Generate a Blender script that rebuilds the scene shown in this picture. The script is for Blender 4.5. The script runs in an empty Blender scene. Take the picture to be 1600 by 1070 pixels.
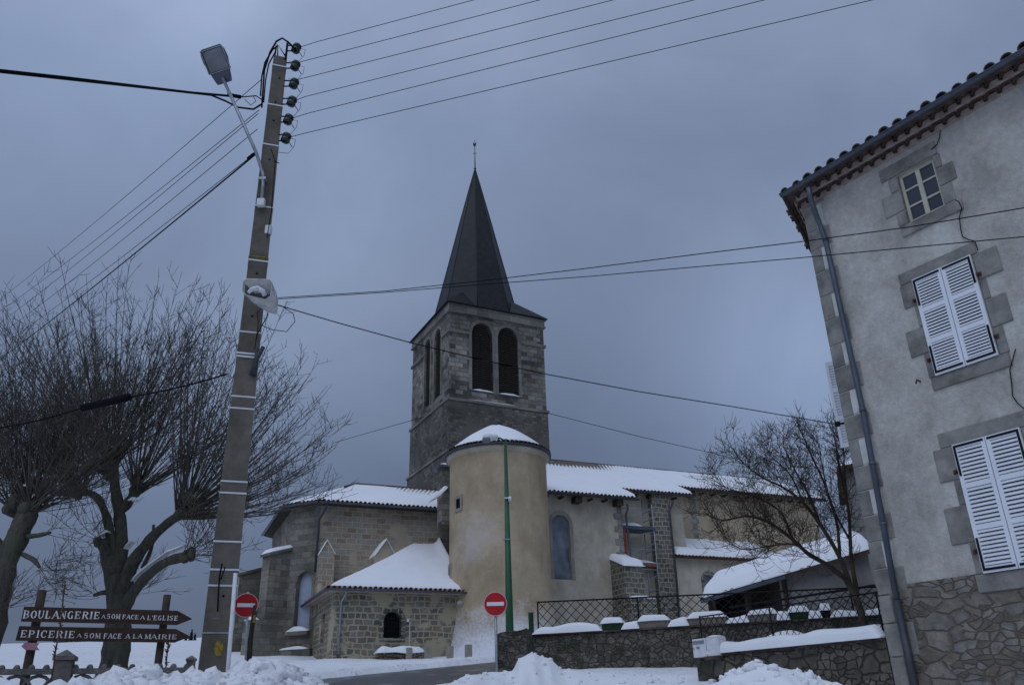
import bpy, bmesh, math, random
from math import sin, cos, radians, pi, hypot, sqrt, atan2
from mathutils import Vector, Matrix, noise
from mathutils.geometry import tessellate_polygon
random.seed(7)
scn = bpy.context.scene
V = Vector
# ------------------------------------------------------------------ camera
FPX = 1312.0; PT = radians(23.95); RO = radians(1.59); CAM = V((0, 0, 1.3))
Fw = V((0, cos(PT), sin(PT))); R0 = V((1, 0, 0)); U0 = V((0, -sin(PT), cos(PT)))
Rt = cos(RO)*R0 - sin(RO)*U0; Up = sin(RO)*R0 + cos(RO)*U0
cd = bpy.data.cameras.new('camera'); cam = bpy.data.objects.new('camera', cd)
scn.collection.objects.link(cam); scn.camera = cam
cd.sensor_width = 36; cd.lens = FPX*36/1600; cd.clip_end = 2000; cd.clip_start = 0.05
cam.matrix_world = Matrix(((Rt.x, Up.x, -Fw.x, CAM.x), (Rt.y, Up.y, -Fw.y, CAM.y), (Rt.z, Up.z, -Fw.z, CAM.z), (0, 0, 0, 1)))
# ------------------------------------------------------------------ sky, sun, exposure
SUN_EL, SUN_AZ = radians(48), radians(205)      # azimuth clockwise from +Y
w = bpy.data.worlds.new('World'); scn.world = w; w.use_nodes = True
nt = w.node_tree; nt.nodes.clear()
def nd(nt, t, **k):
    n = nt.nodes.new(t)
    for a, v in k.items():
        if a.startswith('i_'): n.inputs[a[2:].replace('_', ' ')].default_value = v
        else: setattr(n, a, v)
    return n
def ramp(nt, stops, fac):
    r = nd(nt, 'ShaderNodeValToRGB'); e = r.color_ramp.elements
    while len(e) < len(stops): e.new(0.5)
    for el, (p, c) in zip(e, stops):
        el.position = p; el.color = (*c, 1) if len(c) == 3 else c
    nt.links.new(fac, r.inputs[0]); return r
def math_(nt, op, a, b=None, clamp=False):
    m = nd(nt, 'ShaderNodeMath', operation=op, use_clamp=clamp)
    for i, v in enumerate((a, b)):
        if v is None: continue
        if isinstance(v, (int, float)): m.inputs[i].default_value = v
        else: nt.links.new(v, m.inputs[i])
    return m.outputs[0]
def mixc(nt, fac, a, b, mode='MIX'):
    m = nd(nt, 'ShaderNodeMix', data_type='RGBA', blend_type=mode)
    for s, v in ((0, fac), (6, a), (7, b)):
        if isinstance(v, (int, float)): m.inputs[s].default_value = v
        elif isinstance(v, tuple): m.inputs[s].default_value = (*v, 1)
        else: nt.links.new(v, m.inputs[s])
    return m.outputs[2]
tc = nd(nt, 'ShaderNodeTexCoord')
sep = nd(nt, 'ShaderNodeSeparateXYZ'); nt.links.new(tc.outputs['Generated'], sep.inputs[0])
sky = nd(nt, 'ShaderNodeTexSky', sky_type='NISHITA', sun_disc=False, sun_elevation=SUN_EL, sun_rotation=SUN_AZ)
mp = nd(nt, 'ShaderNodeMapping'); mp.inputs['Scale'].default_value = (1.0, 1.0, 1.35)
nt.links.new(tc.outputs['Generated'], mp.inputs[0])
n1 = nd(nt, 'ShaderNodeTexNoise', i_Scale=2.0, i_Detail=6.0, i_Roughness=0.55, i_Distortion=0.5); nt.links.new(mp.outputs[0], n1.inputs[0])
n2 = nd(nt, 'ShaderNodeTexNoise', i_Scale=1.1, i_Detail=3.0, i_Roughness=0.5); nt.links.new(mp.outputs[0], n2.inputs[0])
# overcast layer: darker bank low in front, brighter overhead and behind the camera
el = ramp(nt, [(0.0, (0.088, 0.112, 0.168)), (0.10, (0.078, 0.101, 0.155)), (0.30, (0.103, 0.137, 0.214)), (0.46, (0.150, 0.196, 0.297)),
               (0.62, (0.187, 0.243, 0.367)), (1.0, (0.40, 0.475, 0.64))], sep.outputs[2])
v1 = ramp(nt, [(0.3, (0.84, 0.84, 0.86)), (0.52, (1, 1, 1)), (0.72, (1.2, 1.19, 1.16))], n1.outputs[0])
v2 = ramp(nt, [(0.3, (0.86, 0.87, 0.88)), (0.7, (1.14, 1.13, 1.12))], n2.outputs[0])
c = mixc(nt, 1.0, el.outputs[0], v1.outputs[0], 'MULTIPLY'); c = mixc(nt, 1.0, c, v2.outputs[0], 'MULTIPLY')
# lighter break in the cloud low on the right and a lighter side on the left (directions of the place)
def lobe(d, sharp, gain, c):
    dv = V(d).normalized(); dp = nd(nt, 'ShaderNodeVectorMath', operation='DOT_PRODUCT')
    nt.links.new(tc.outputs['Generated'], dp.inputs[0]); dp.inputs[1].default_value = dv
    f = math_(nt, 'POWER', math_(nt, 'MAXIMUM', dp.outputs['Value'], 0.0), sharp)
    f = math_(nt, 'MULTIPLY', f, gain); f = math_(nt, 'ADD', f, 1.0)
    vm = nd(nt, 'ShaderNodeVectorMath', operation='SCALE'); nt.links.new(c, vm.inputs[0]); nt.links.new(f, vm.inputs['Scale'])
    return vm.outputs[0]
def pray(px, py): return Fw + (px-800)/FPX*Rt - (py-535)/FPX*Up
c = lobe(pray(1265, 630), 70, 0.85, c)
c = lobe(pray(250, 900), 40, 0.30, c)
c = lobe(pray(60, 60), 7, 0.42, c)
c = lobe((-0.45, -1.0, 0.75), 1.6, 1.75, c)
csky = mixc(nt, 0.0, c, (0, 0, 0))
vm = nd(nt, 'ShaderNodeVectorMath', operation='SCALE'); nt.links.new(sky.outputs[0], vm.inputs[0]); vm.inputs['Scale'].default_value = 0.004
add = nd(nt, 'ShaderNodeVectorMath', operation='ADD'); nt.links.new(csky, add.inputs[0]); nt.links.new(vm.outputs[0], add.inputs[1])
bg = nd(nt, 'ShaderNodeBackground', i_Strength=1.0); nt.links.new(add.outputs[0], bg.inputs[0])
wo = nd(nt, 'ShaderNodeOutputWorld'); nt.links.new(bg.outputs[0], wo.inputs[0])
sd = bpy.data.lights.new('sun', 'SUN'); sd.energy = 0.45; sd.angle = radians(40); sd.color = (0.94, 0.97, 1.0)
so = bpy.data.objects.new('sun', sd); scn.collection.objects.link(so)
sdir = V((sin(SUN_AZ)*cos(SUN_EL), cos(SUN_AZ)*cos(SUN_EL), sin(SUN_EL)))
so.rotation_euler = sdir.to_track_quat('Z', 'Y').to_euler(); so.location = sdir*60
scn.view_settings.view_transform = 'Standard'; scn.view_settings.look = 'None'
scn.view_settings.exposure = -0.05; scn.view_settings.gamma = 1
scn.render.engine = 'CYCLES'

# ------------------------------------------------------------------ geometry helpers
def PY(px, py, d): r = pray(px, py); return CAM + r*(d/r.y)
def PZ(px, py, z): r = pray(px, py); return CAM + r*((z-CAM.z)/r.z)
def PN(px, py, n, c): r = pray(px, py); return CAM + r*((c-CAM.dot(n))/r.dot(n))
def zat(py, x, y):
    lo, hi = -5, 90
    for _ in range(40):
        m = (lo+hi)/2; q = V((x, y, m))-CAM; yy = 535-FPX*q.dot(Up)/q.dot(Fw)
        if yy > py: lo = m
        else: hi = m
    return lo
class Fr:
    """local frame: a along azimuth, b away (to the left of a), z up"""
    def __init__(s, az, o=(0, 0, 0)):
        t = radians(az); s.e = V((sin(t), cos(t), 0)); s.b = V((-cos(t), sin(t), 0)); s.o = V(o)
    def W(s, a, b, z): return V((s.o.x, s.o.y, 0)) + s.e*a + s.b*b + V((0, 0, z))
    def onb(s, px, py, b):       # pixel ray met with plane b=const -> (a, z)
        p = PN(px, py, s.b, b + s.o.dot(s.b)); return ((p-s.o).dot(s.e), p.z)
    def ona(s, px, py, a):
        p = PN(px, py, s.e, a + s.o.dot(s.e)); return ((p-s.o).dot(s.b), p.z)
def link(o): scn.collection.objects.link(o)
def tag(o, label=None, cat=None, group=None, kind=None):
    if label: o['label'] = label
    if cat: o['category'] = cat
    if group: o['group'] = group
    if kind: o['kind'] = kind
    return o
def thing(name, loc, label, cat, group=None):
    o = bpy.data.objects.new(name, None); link(o); o.location = loc; o.empty_display_size = 0.2
    return tag(o, label, cat, group)
def rootloc(o):
    while o.parent: o = o.parent
    return o.location.copy()
class MB:
    def __init__(s): s.v = []; s.f = []; s.m = []; s.sm = []; s.col = {}
    def add(s, pts, faces, mi=0, smooth=False):
        k = len(s.v); s.v += [V(p) for p in pts]
        for f in faces: s.f.append([k+i for i in f]); s.m.append(mi); s.sm.append(smooth)
        return k
    def poly(s, pts, mi=0): s.add(pts, [list(range(len(pts)))], mi)
    def hexa(s, p, mi=0):   # 8 corners: bottom 4 ccw, top 4 ccw
        s.add(p, [(0, 3, 2, 1), (4, 5, 6, 7), (0, 1, 5, 4), (1, 2, 6, 5), (2, 3, 7, 6), (3, 0, 4, 7)], mi)
    def box(s, fr, a0, a1, b0, b1, z0, z1, mi=0):
        W = fr.W
        s.hexa([W(a0, b0, z0), W(a1, b0, z0), W(a1, b1, z0), W(a0, b1, z0), W(a0, b0, z1), W(a1, b0, z1), W(a1, b1, z1), W(a0, b1, z1)], mi)
    def tube(s, pts, rad, n=6, mi=0, cap=True, smooth=True, sq=None):
        pts = [V(p) for p in pts]
        if isinstance(rad, (int, float)): rad = [rad]*len(pts)
        k = len(s.v); up = None; N = len(pts)
        for i, p in enumerate(pts):
            t = (pts[min(i+1, N-1)]-pts[max(i-1, 0)])
            if t.length < 1e-9: t = V((0, 0, 1))
            t.normalize()
            if up is None: up = t.orthogonal().normalized()
            up = (up - t*up.dot(t))
            if up.length < 1e-6: up = t.orthogonal()
            up.normalize(); q = t.cross(up)
            for j in range(n):
                a = 2*pi*j/n + (pi/4 if n == 4 else 0)
                s.v.append(p + (up*cos(a)+q*sin(a))*rad[i])
        for i in range(N-1):
            for j in range(n):
                a = k+i*n+j; b = k+i*n+(j+1) % n
                s.f.append([a, b, b+n, a+n]); s.m.append(mi); s.sm.append(smooth)
        if cap:
            s.f.append([k+j for j in range(n)][::-1]); s.m.append(mi); s.sm.append(False)
            s.f.append([k+(N-1)*n+j for j in range(n)]); s.m.append(mi); s.sm.append(False)
    def lathe(s, prof, cen, n=32, mi=0, a0=0, a1=2*pi, smooth=True, axis=None):
        full = abs(a1-a0-2*pi) < 1e-6; m = n if full else n+1; k = len(s.v); cen = V(cen)
        if axis is None: ex, ey, ez = V((1, 0, 0)), V((0, 1, 0)), V((0, 0, 1))
        else:
            ez = V(axis).normalized(); ex = ez.orthogonal().normalized(); ey = ez.cross(ex)
        for r, z in prof:
            for j in range(m):
                a = a0+(a1-a0)*j/n; s.v.append(cen + ex*(r*cos(a)) + ey*(r*sin(a)) + ez*z)
        for i in range(len(prof)-1):
            for j in range(n if full else n):
                a = k+i*m+j; b = k+i*m+(j+1) % m
                s.f.append([a, b, b+m, a+m]); s.m.append(mi); s.sm.append(smooth)
    def grid(s, P, mi=0, smooth=True, flip=False):
        k = len(s.v); nu = len(P); nv = len(P[0])
        for r in P: s.v += [V(p) for p in r]
        for i in range(nu-1):
            for j in range(nv-1):
                q = [k+i*nv+j, k+(i+1)*nv+j, k+(i+1)*nv+j+1, k+i*nv+j+1]
                s.f.append(q[::-1] if flip else q); s.m.append(mi); s.sm.append(smooth)
    def build(s, name, mats, parent=None, label=None, cat=None, group=None, kind=None, loc=None, bevel=0, recalc=True):
        if not isinstance(mats, (list, tuple)): mats = [mats]
        if parent is not None: off = rootloc(parent)
        elif loc is not None: off = V(loc)
        else:
            n = len(s.v); off = V((sum(p.x for p in s.v)/n, sum(p.y for p in s.v)/n, min(p.z for p in s.v)))
        me = bpy.data.meshes.new(name); me.from_pydata([p-off for p in s.v], [], s.f)
        for m in mats: me.materials.append(m)
        me.polygons.foreach_set('material_index', s.m); me.polygons.foreach_set('use_smooth', s.sm)
        if recalc:
            bm = bmesh.new(); bm.from_mesh(me); bmesh.ops.recalc_face_normals(bm, faces=bm.faces); bm.to_mesh(me); bm.free()
        uv = me.uv_layers.new(name='UVMap').data
        for p in me.polygons:
            n = p.normal
            if abs(n.z) > 0.8: t = None
            else: t = V((-n.y, n.x, 0)).normalized(); k = 1/max(0.3, sqrt(1-n.z*n.z))
            for li, vi in zip(p.loop_indices, p.vertices):
                co = me.vertices[vi].co + off
                uv[li].uv = (co.x, co.y) if t is None else (co.dot(t), co.z*k)
        o = bpy.data.objects.new(name, me); link(o)
        if parent is not None: o.parent = parent
        else: o.location = off
        if bevel:
            b = o.modifiers.new('bevel', 'BEVEL'); b.width = bevel; b.segments = 1; b.limit_method = 'ANGLE'
        return tag(o, label, cat, group, kind)
def wall(mb, fr, b, outer, holes=(), depth=0.25, mi=0, mr=0, along='a', sgn=1):
    """flat wall in plane b=const (or a=const) from 2-D outline (s, z) with holes; reveals go inward by depth"""
    W = (lambda s, z, d=0: fr.W(s, b+sgn*d, z)) if along == 'a' else (lambda s, z, d=0: fr.W(b+sgn*d, s, z))
    loops = [outer]+list(holes); tess = tessellate_polygon([[V((x, z, 0)) for x, z in l] for l in loops])
    flat = [p for l in loops for p in l]
    mb.add([W(*p) for p in flat], [list(t) for t in tess], mi)
    for l in holes:
        n = len(l)
        for i in range(n):
            p, q = l[i], l[(i+1) % n]
            mb.add([W(*p), W(*q), W(*q, depth), W(*p, depth)], [(0, 1, 2, 3)], mr)
def rect(a0, a1, z0, z1): return [(a0, z0), (a1, z0), (a1, z1), (a0, z1)]
def arch(a0, a1, z0, z1, pointed=0.0, n=7):
    """opening with an arched head; z1 is the crown"""
    w2 = (a1-a0)/2; m = (a0+a1)/2; rise = w2*(1+pointed); zs = z1-rise; P = [(a0, z0), (a1, z0)]
    for i in range(n+1):
        t = i/n; x = cos(t*pi/2)
        P.append((m+w2*x, zs+rise*(sin(t*pi/2)**(1-0.25*pointed))))
    for i in range(n-1, -1, -1):
        t = i/n; x = cos(t*pi/2); P.append((m-w2*x, zs+rise*(sin(t*pi/2)**(1-0.25*pointed))))
    return P
def archring(mb, fr, b, a0, a1, z0, z1, wd, proud, pointed=0, along='a', mi=0, sgn=-1, zlow=None):
    """surround band round an arched opening (excluding the sill)"""
    inn = arch(a0, a1, z0, z1, pointed)[1:]+[(a0, z0)]
    out = arch(a0-wd, a1+wd, z0, z1+wd, pointed)[1:]+[(a0-wd, z0)]
    W = (lambda p, d: fr.W(p[0], b+sgn*d, p[1])) if along == 'a' else (lambda p, d: fr.W(b+sgn*d, p[0], p[1]))
    for i in range(len(inn)-1):
        p = [inn[i], inn[i+1], out[i+1], out[i]]
        mb.hexa([W(q, -0.02) for q in p]+[W(q, proud) for q in p], mi)
def nz(p, s=1.0): return noise.noise(V(p)*s)

# ------------------------------------------------------------------ materials
def mat(name, rough=0.85, spec=0.3, metal=0.0):
    m = bpy.data.materials.new(name); m.use_nodes = True; n = m.node_tree
    b = n.nodes['Principled BSDF']; b.inputs['Roughness'].default_value = rough
    b.inputs['Specular IOR Level'].default_value = spec; b.inputs['Metallic'].default_value = metal
    return m, n, b
def geo(n): return nd(n, 'ShaderNodeNewGeometry').outputs['Position']
def noi(n, vec, scale, detail=4.0, rough=0.55, dist=0.0):
    t = nd(n, 'ShaderNodeTexNoise', i_Scale=scale, i_Detail=detail, i_Roughness=rough, i_Distortion=dist); n.links.new(vec, t.inputs[0]); return t.outputs[0]
def bump(n, b, h, strength=0.5, dist=0.02, prev=None):
    u = nd(n, 'ShaderNodeBump', i_Strength=strength, i_Distance=dist); n.links.new(h, u.inputs['Height'])
    if prev: n.links.new(prev, u.inputs['Normal'])
    n.links.new(u.outputs[0], b.inputs['Normal']); return u.outputs[0]
def simple(name, c, rough=0.7, spec=0.3, metal=0.0, var=0.25, sc=6.0, bmp=0.2, bs=30.0, bd=0.005):
    m, n, b = mat(name, rough, spec, metal); g = geo(n)
    f = noi(n, g, sc); d = tuple(x*(1-var) for x in c); l = tuple(min(1, x*(1+var)) for x in c)
    r = ramp(n, [(0.3, d), (0.7, l)], f); n.links.new(r.outputs[0], b.inputs['Base Color'])
    if bmp: bump(n, b, noi(n, g, bs), bmp, bd)
    return m
def ashlar(name, cols, mortar, bw, bh, ms=0.02, patch=None, patchamt=0.5, bmp=0.7, stain=0.35, warp=0.05, pscale=0.5, offset=0.5, squash=1.0):
    m, n, b = mat(name, 0.92, 0.2); g = geo(n)
    uv = nd(n, 'ShaderNodeUVMap').outputs[0]
    wn = nd(n, 'ShaderNodeTexNoise', i_Scale=1.6, i_Detail=2.0); n.links.new(uv, wn.inputs[0])
    s1 = nd(n, 'ShaderNodeVectorMath', operation='SUBTRACT'); n.links.new(wn.outputs['Color'], s1.inputs[0]); s1.inputs[1].default_value = (.5, .5, .5)
    s2 = nd(n, 'ShaderNodeVectorMath', operation='SCALE'); n.links.new(s1.outputs[0], s2.inputs[0]); s2.inputs['Scale'].default_value = warp
    s3 = nd(n, 'ShaderNodeVectorMath', operation='ADD'); n.links.new(uv, s3.inputs[0]); n.links.new(s2.outputs[0], s3.inputs[1])
    br = nd(n, 'ShaderNodeTexBrick', offset=offset, squash=squash, squash_frequency=3, i_Scale=1.0, i_Mortar_Size=ms, i_Mortar_Smooth=0.35, i_Bias=0.0)
    br.inputs['Brick Width'].default_value = bw; br.inputs['Row Height'].default_value = bh
    br.inputs['Color1'].default_value = (0, 0, 0, 1); br.inputs['Color2'].default_value = (1, 1, 1, 1); br.inputs['Mortar'].default_value = (.5, .5, .5, 1)
    n.links.new(s3.outputs[0], br.inputs[0])
    st = ramp(n, [(i/(len(cols)-1), c_) for i, c_ in enumerate(cols)], br.outputs['Color'])
    fine = ramp(n, [(0.25, (0.72, 0.72, 0.72)), (0.75, (1.25, 1.25, 1.25))], noi(n, g, 9.0, 6.0, 0.65))
    c = mixc(n, 1.0, st.outputs[0], fine.outputs[0], 'MULTIPLY')
    c = mixc(n, br.outputs['Fac'], c, mortar)
    h = math_(n, 'SUBTRACT', 1.0, br.outputs['Fac'])
    if patch:
        pf = ramp(n, [(0.5+(0.5-patchamt)*0.4-0.02, (0, 0, 0)), (0.5+(0.5-patchamt)*0.4+0.02, (1, 1, 1))], noi(n, g, pscale, 5.0, 0.6)).outputs[0]
        c = mixc(n, pf, c, patch); h = math_(n, 'MAXIMUM', h, pf)
    sn = ramp(n, [(0.32, (1-stain,)*3), (0.62, (1.08, 1.08, 1.08))], noi(n, g, 0.45, 5.0, 0.6))
    c = mixc(n, 1.0, c, sn.outputs[0], 'MULTIPLY')
    n.links.new(c, b.inputs['Base Color'])
    hh = math_(n, 'ADD', math_(n, 'MULTIPLY', h, 0.8), math_(n, 'MULTIPLY', noi(n, g, 22.0, 5.0, 0.7), 0.5))
    bump(n, b, hh, bmp, 0.03); return m
def rubble(name, cols, mortar, scale, ms=0.06, bmp=0.9, stretch=1.5, moss=None):
    m, n, b = mat(name, 0.93, 0.2); g = geo(n)
    uv = nd(n, 'ShaderNodeUVMap').outputs[0]; mp = nd(n, 'ShaderNodeMapping'); mp.inputs['Scale'].default_value = (1, stretch, 1); n.links.new(uv, mp.inputs[0])
    wn = nd(n, 'ShaderNodeTexNoise', i_Scale=3.0, i_Detail=3.0); n.links.new(uv, wn.inputs[0])
    s2 = nd(n, 'ShaderNodeVectorMath', operation='SCALE'); n.links.new(wn.outputs['Color'], s2.inputs[0]); s2.inputs['Scale'].default_value = 0.20
    s3 = nd(n, 'ShaderNodeVectorMath', operation='ADD'); n.links.new(mp.outputs[0], s3.inputs[0]); n.links.new(s2.outputs[0], s3.inputs[1])
    res_ = []
    for k_ in (0.72, 1.5):
        vo = nd(n, 'ShaderNodeTexVoronoi', voronoi_dimensions='2D', feature='DISTANCE_TO_EDGE', i_Scale=scale*k_, i_Randomness=0.95); n.links.new(s3.outputs[0], vo.inputs[0])
        vc = nd(n, 'ShaderNodeTexVoronoi', voronoi_dimensions='2D', feature='F1', i_Scale=scale*k_, i_Randomness=0.95); n.links.new(s3.outputs[0], vc.inputs[0])
        sx = nd(n, 'ShaderNodeSeparateColor'); n.links.new(vc.outputs['Color'], sx.inputs[0])
        res_.append((vo.outputs[0], ramp(n, [(i/(len(cols)-1), c_) for i, c_ in enumerate(cols)], sx.outputs[0]).outputs[0]))
    ml = nd(n, 'ShaderNodeTexVoronoi', voronoi_dimensions='2D', feature='F1', i_Scale=scale*0.42, i_Randomness=1.0); n.links.new(s3.outputs[0], ml.inputs[0])
    sm_ = nd(n, 'ShaderNodeSeparateColor'); n.links.new(ml.outputs['Color'], sm_.inputs[0]); msk = math_(n, 'GREATER_THAN', sm_.outputs[1], 0.55)
    fine = ramp(n, [(0.25, (0.55, 0.55, 0.55)), (0.75, (1.4, 1.4, 1.4))], noi(n, g, 7.0, 7.0, 0.68))
    c = mixc(n, 1.0, mixc(n, msk, res_[0][1], res_[1][1]), fine.outputs[0], 'MULTIPLY')
    nm = math_(n, 'ADD', mixc(n, msk, res_[0][0], res_[1][0]), math_(n, 'MULTIPLY', math_(n, 'SUBTRACT', noi(n, g, 14.0, 3.0), 0.5), 0.14))
    mk = ramp(n, [(ms*0.5, (0, 0, 0)), (ms*1.7, (1, 1, 1))], nm).outputs[0]
    c = mixc(n, mk, mortar, c)
    if moss:
        c = mixc(n, ramp(n, [(0.5, (0, 0, 0)), (0.62, (1, 1, 1))], noi(n, g, 1.6, 5.0, 0.65)).outputs[0], c, moss)
    n.links.new(c, b.inputs['Base Color'])
    hh = math_(n, 'ADD', ramp(n, [(0.0, (0, 0, 0)), (0.11, (1, 1, 1))], nm).outputs[0], math_(n, 'MULTIPLY', noi(n, g, 9.0, 7.0, 0.72), 1.3))
    bump(n, b, hh, bmp, 0.05); return m
def plaster(name, c1, c2, c3=None, bs=60.0, bmp=0.35, sc=0.7, streak=True, blown=None):
    m, n, b = mat(name, 0.93, 0.2); g = geo(n)
    f = noi(n, g, sc, 6.0, 0.6)
    c = ramp(n, [(0.34, c1), (0.66, c2)], f).outputs[0]
    if streak:
        mp = nd(n, 'ShaderNodeMapping'); mp.inputs['Scale'].default_value = (1.0, 1.0, 0.38); n.links.new(g, mp.inputs[0])
        c = mixc(n, 1.0, c, ramp(n, [(0.3, (0.80, 0.785, 0.76)), (0.6, (1.06, 1.06, 1.06))], noi(n, mp.outputs[0], 1.0, 6.0, 0.68)).outputs[0], 'MULTIPLY')
    c = mixc(n, 1.0, c, ramp(n, [(0.3, (0.9, 0.9, 0.9)), (0.7, (1.08, 1.08, 1.08))], noi(n, g, 12.0, 5.0, 0.7)).outputs[0], 'MULTIPLY')
    if blown:    # wind-blown snow stuck low on the plaster: world height zlo..zhi, plus one splash patch
        zlo, zhi, pc, pr = blown
        sp = nd(n, 'ShaderNodeSeparateXYZ'); n.links.new(g, sp.inputs[0])
        h = math_(n, 'DIVIDE', math_(n, 'SUBTRACT', zhi, sp.outputs[2]), zhi-zlo)
        h = math_(n, 'ADD', h, math_(n, 'MULTIPLY', math_(n, 'SUBTRACT', noi(n, g, 1.1, 6.0, 0.62), 0.5), 1.1))
        h = math_(n, 'ADD', h, math_(n, 'MULTIPLY', math_(n, 'SUBTRACT', noi(n, g, 9.0, 3.0, 0.7), 0.5), 1.3))
        k1 = ramp(n, [(0.0, (0, 0, 0)), (1.0, (1, 1, 1))], math_(n, 'ADD', h, 0.0)).outputs[0]
        dv = nd(n, 'ShaderNodeVectorMath', operation='DISTANCE'); n.links.new(g, dv.inputs[0]); dv.inputs[1].default_value = pc
        d = math_(n, 'ADD', math_(n, 'DIVIDE', dv.outputs['Value'], pr), math_(n, 'MULTIPLY', math_(n, 'SUBTRACT', noi(n, g, 1.9, 5.0, 0.6), 0.5), 2.4))
        k2 = ramp(n, [(0.1, (0.42, 0.42, 0.42)), (1.0, (0, 0, 0))], d).outputs[0]
        c = mixc(n, k2, c, (0.52, 0.51, 0.52)); c = mixc(n, k1, c, (0.70, 0.71, 0.76))
    n.links.new(c, b.inputs['Base Color'])
    bump(n, b, math_(n, 'ADD', noi(n, g, bs, 3.0), math_(n, 'MULTIPLY', noi(n, g, 6.0), 1.2)), bmp, 0.012); return m
def snowmat(name, col=(0.78, 0.785, 0.80), bmp=0.35, dirt=0.0, tiles=None):
    m, n, b = mat(name, 0.75, 0.25); g = geo(n)
    c = ramp(n, [(0.3, tuple(x*0.95 for x in col)), (0.7, col)], noi(n, g, 1.2, 5.0)).outputs[0]
    hh = math_(n, 'ADD', noi(n, g, 2.5, 5.0, 0.55), math_(n, 'MULTIPLY', noi(n, g, 30.0, 4.0), 0.12))
    if dirt:
        k = ramp(n, [(0.60-dirt*0.06, (0, 0, 0)), (0.66-dirt*0.06, (1, 1, 1))], noi(n, g, 9.0, 8.0, 0.78)).outputs[0]
        k3 = ramp(n, [(0.47, (0, 0, 0)), (0.58, (0.75, 0.75, 0.75))], noi(n, g, 0.8, 4.0, 0.6)).outputs[0]
        k = mixc(n, 1.0, k, k3, 'MULTIPLY')
        c = mixc(n, k, c, (0.20, 0.17, 0.14))
    if tiles:
        at = nd(n, 'ShaderNodeAttribute', attribute_name='thin')
        uv = nd(n, 'ShaderNodeUVMap').outputs[0]; sp = nd(n, 'ShaderNodeSeparateXYZ'); n.links.new(uv, sp.inputs[0])
        wv = math_(n, 'SINE', math_(n, 'MULTIPLY', sp.outputs[0], 2*pi/0.24)); wv2 = math_(n, 'SINE', math_(n, 'MULTIPLY', sp.outputs[1], 2*pi/0.36))
        t = math_(n, 'ADD', math_(n, 'MULTIPLY', wv, 0.35), math_(n, 'MULTIPLY', wv2, 0.22))
        t = math_(n, 'ADD', t, math_(n, 'MULTIPLY', math_(n, 'SUBTRACT', noi(n, g, 3.0, 5.0), 0.5), 1.2))
        k = math_(n, 'ADD', math_(n, 'MULTIPLY', at.outputs['Fac'], 1.5), math_(n, 'SUBTRACT', t, 1.0))
        k = ramp(n, [(0.0, (0, 0, 0)), (0.25, (1, 1, 1))], k).outputs[0]
        c = mixc(n, k, c, (0.13, 0.095, 0.075))
    n.links.new(c, b.inputs['Base Color'])
    bump(n, b, hh, bmp, 0.08); return m
M = {}
M['snow'] = snowmat('snow'); M['snow_roof'] = snowmat('roof_snow', bmp=0.2); M['snow_dirty'] = snowmat('ploughed_snow', (0.72, 0.725, 0.74), 1.0, dirt=0.9)
M['snow_tiles'] = snowmat('snow_over_tiles', bmp=0.2, tiles=True)
M['tower'] = ashlar('tower_granite', [(0.075, 0.07, 0.062), (0.17, 0.16, 0.14), (0.30, 0.28, 0.245), (0.20, 0.175, 0.14), (0.24, 0.23, 0.21)], (0.11, 0.10, 0.085), 0.55, 0.31, 0.016, bmp=0.8, stain=0.55, warp=0.09)
M['tower_low'] = ashlar('tower_rough_render', [(0.08, 0.073, 0.062), (0.15, 0.137, 0.115), (0.22, 0.20, 0.17)], (0.12, 0.11, 0.092), 0.36, 0.2, 0.03, patch=(0.13, 0.12, 0.10), patchamt=0.40, bmp=0.9, stain=0.5, warp=.2)
M['trim'] = ashlar('tower_trim_stone', [(0.15, 0.14, 0.12), (0.26, 0.25, 0.22)], (0.12, 0.11, 0.10), 0.8, 0.6, 0.012, bmp=0.4, stain=0.4)
M['apse_warm'] = ashlar('apse_warm_granite', [(0.20, 0.155, 0.11), (0.27, 0.225, 0.17), (0.25, 0.24, 0.21), (0.31, 0.26, 0.19), (0.22, 0.17, 0.125)], (0.40, 0.34, 0.25), 0.52, 0.285, 0.022, patch=(0.37, 0.31, 0.23), patchamt=0.32, stain=0.2, warp=0.06)
M['apse_grey'] = ashlar('apse_grey_granite', [(0.15, 0.14, 0.115), (0.22, 0.205, 0.17), (0.27, 0.24, 0.19)], (0.15, 0.135, 0.11), 0.60, 0.30, 0.012, stain=0.45, warp=0.05)
M['chapel'] = ashlar('chapel_blue_granite', [(0.11, 0.105, 0.09), (0.17, 0.16, 0.135), (0.22, 0.205, 0.17), (0.14, 0.13, 0.105), (0.24, 0.195, 0.145)], (0.37, 0.325, 0.225), 0.44, 0.26, 0.036, patch=(0.37, 0.325, 0.225), patchamt=0.40, stain=0.25, warp=0.26, pscale=0.8, squash=0.7)
M['butt'] = ashlar('buttress_granite', [(0.09, 0.085, 0.072), (0.19, 0.18, 0.155), (0.14, 0.125, 0.10)], (0.34, 0.31, 0.24), 0.38, 0.27, 0.034, stain=0.3, warp=0.2)
M['butt_dark'] = ashlar('mossy_buttress_stone', [(0.075, 0.07, 0.055), (0.12, 0.11, 0.09), (0.15, 0.135, 0.10)], (0.09, 0.085, 0.07), 0.55, 0.3, 0.015, stain=0.5)
M['lime'] = plaster('fresh_lime_patch', (0.50, 0.50, 0.47), (0.62, 0.62, 0.59), sc=2.5, streak=False, bs=50)
M['quoin_pl'] = plaster('dressed_grey_stone', (0.15, 0.145, 0.13), (0.31, 0.295, 0.265), sc=2.6, streak=False, bs=40)
M['surround'] = plaster('window_surround_stone', (0.22, 0.20, 0.17), (0.32, 0.29, 0.24), sc=2.0, streak=False, bs=40)
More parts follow.
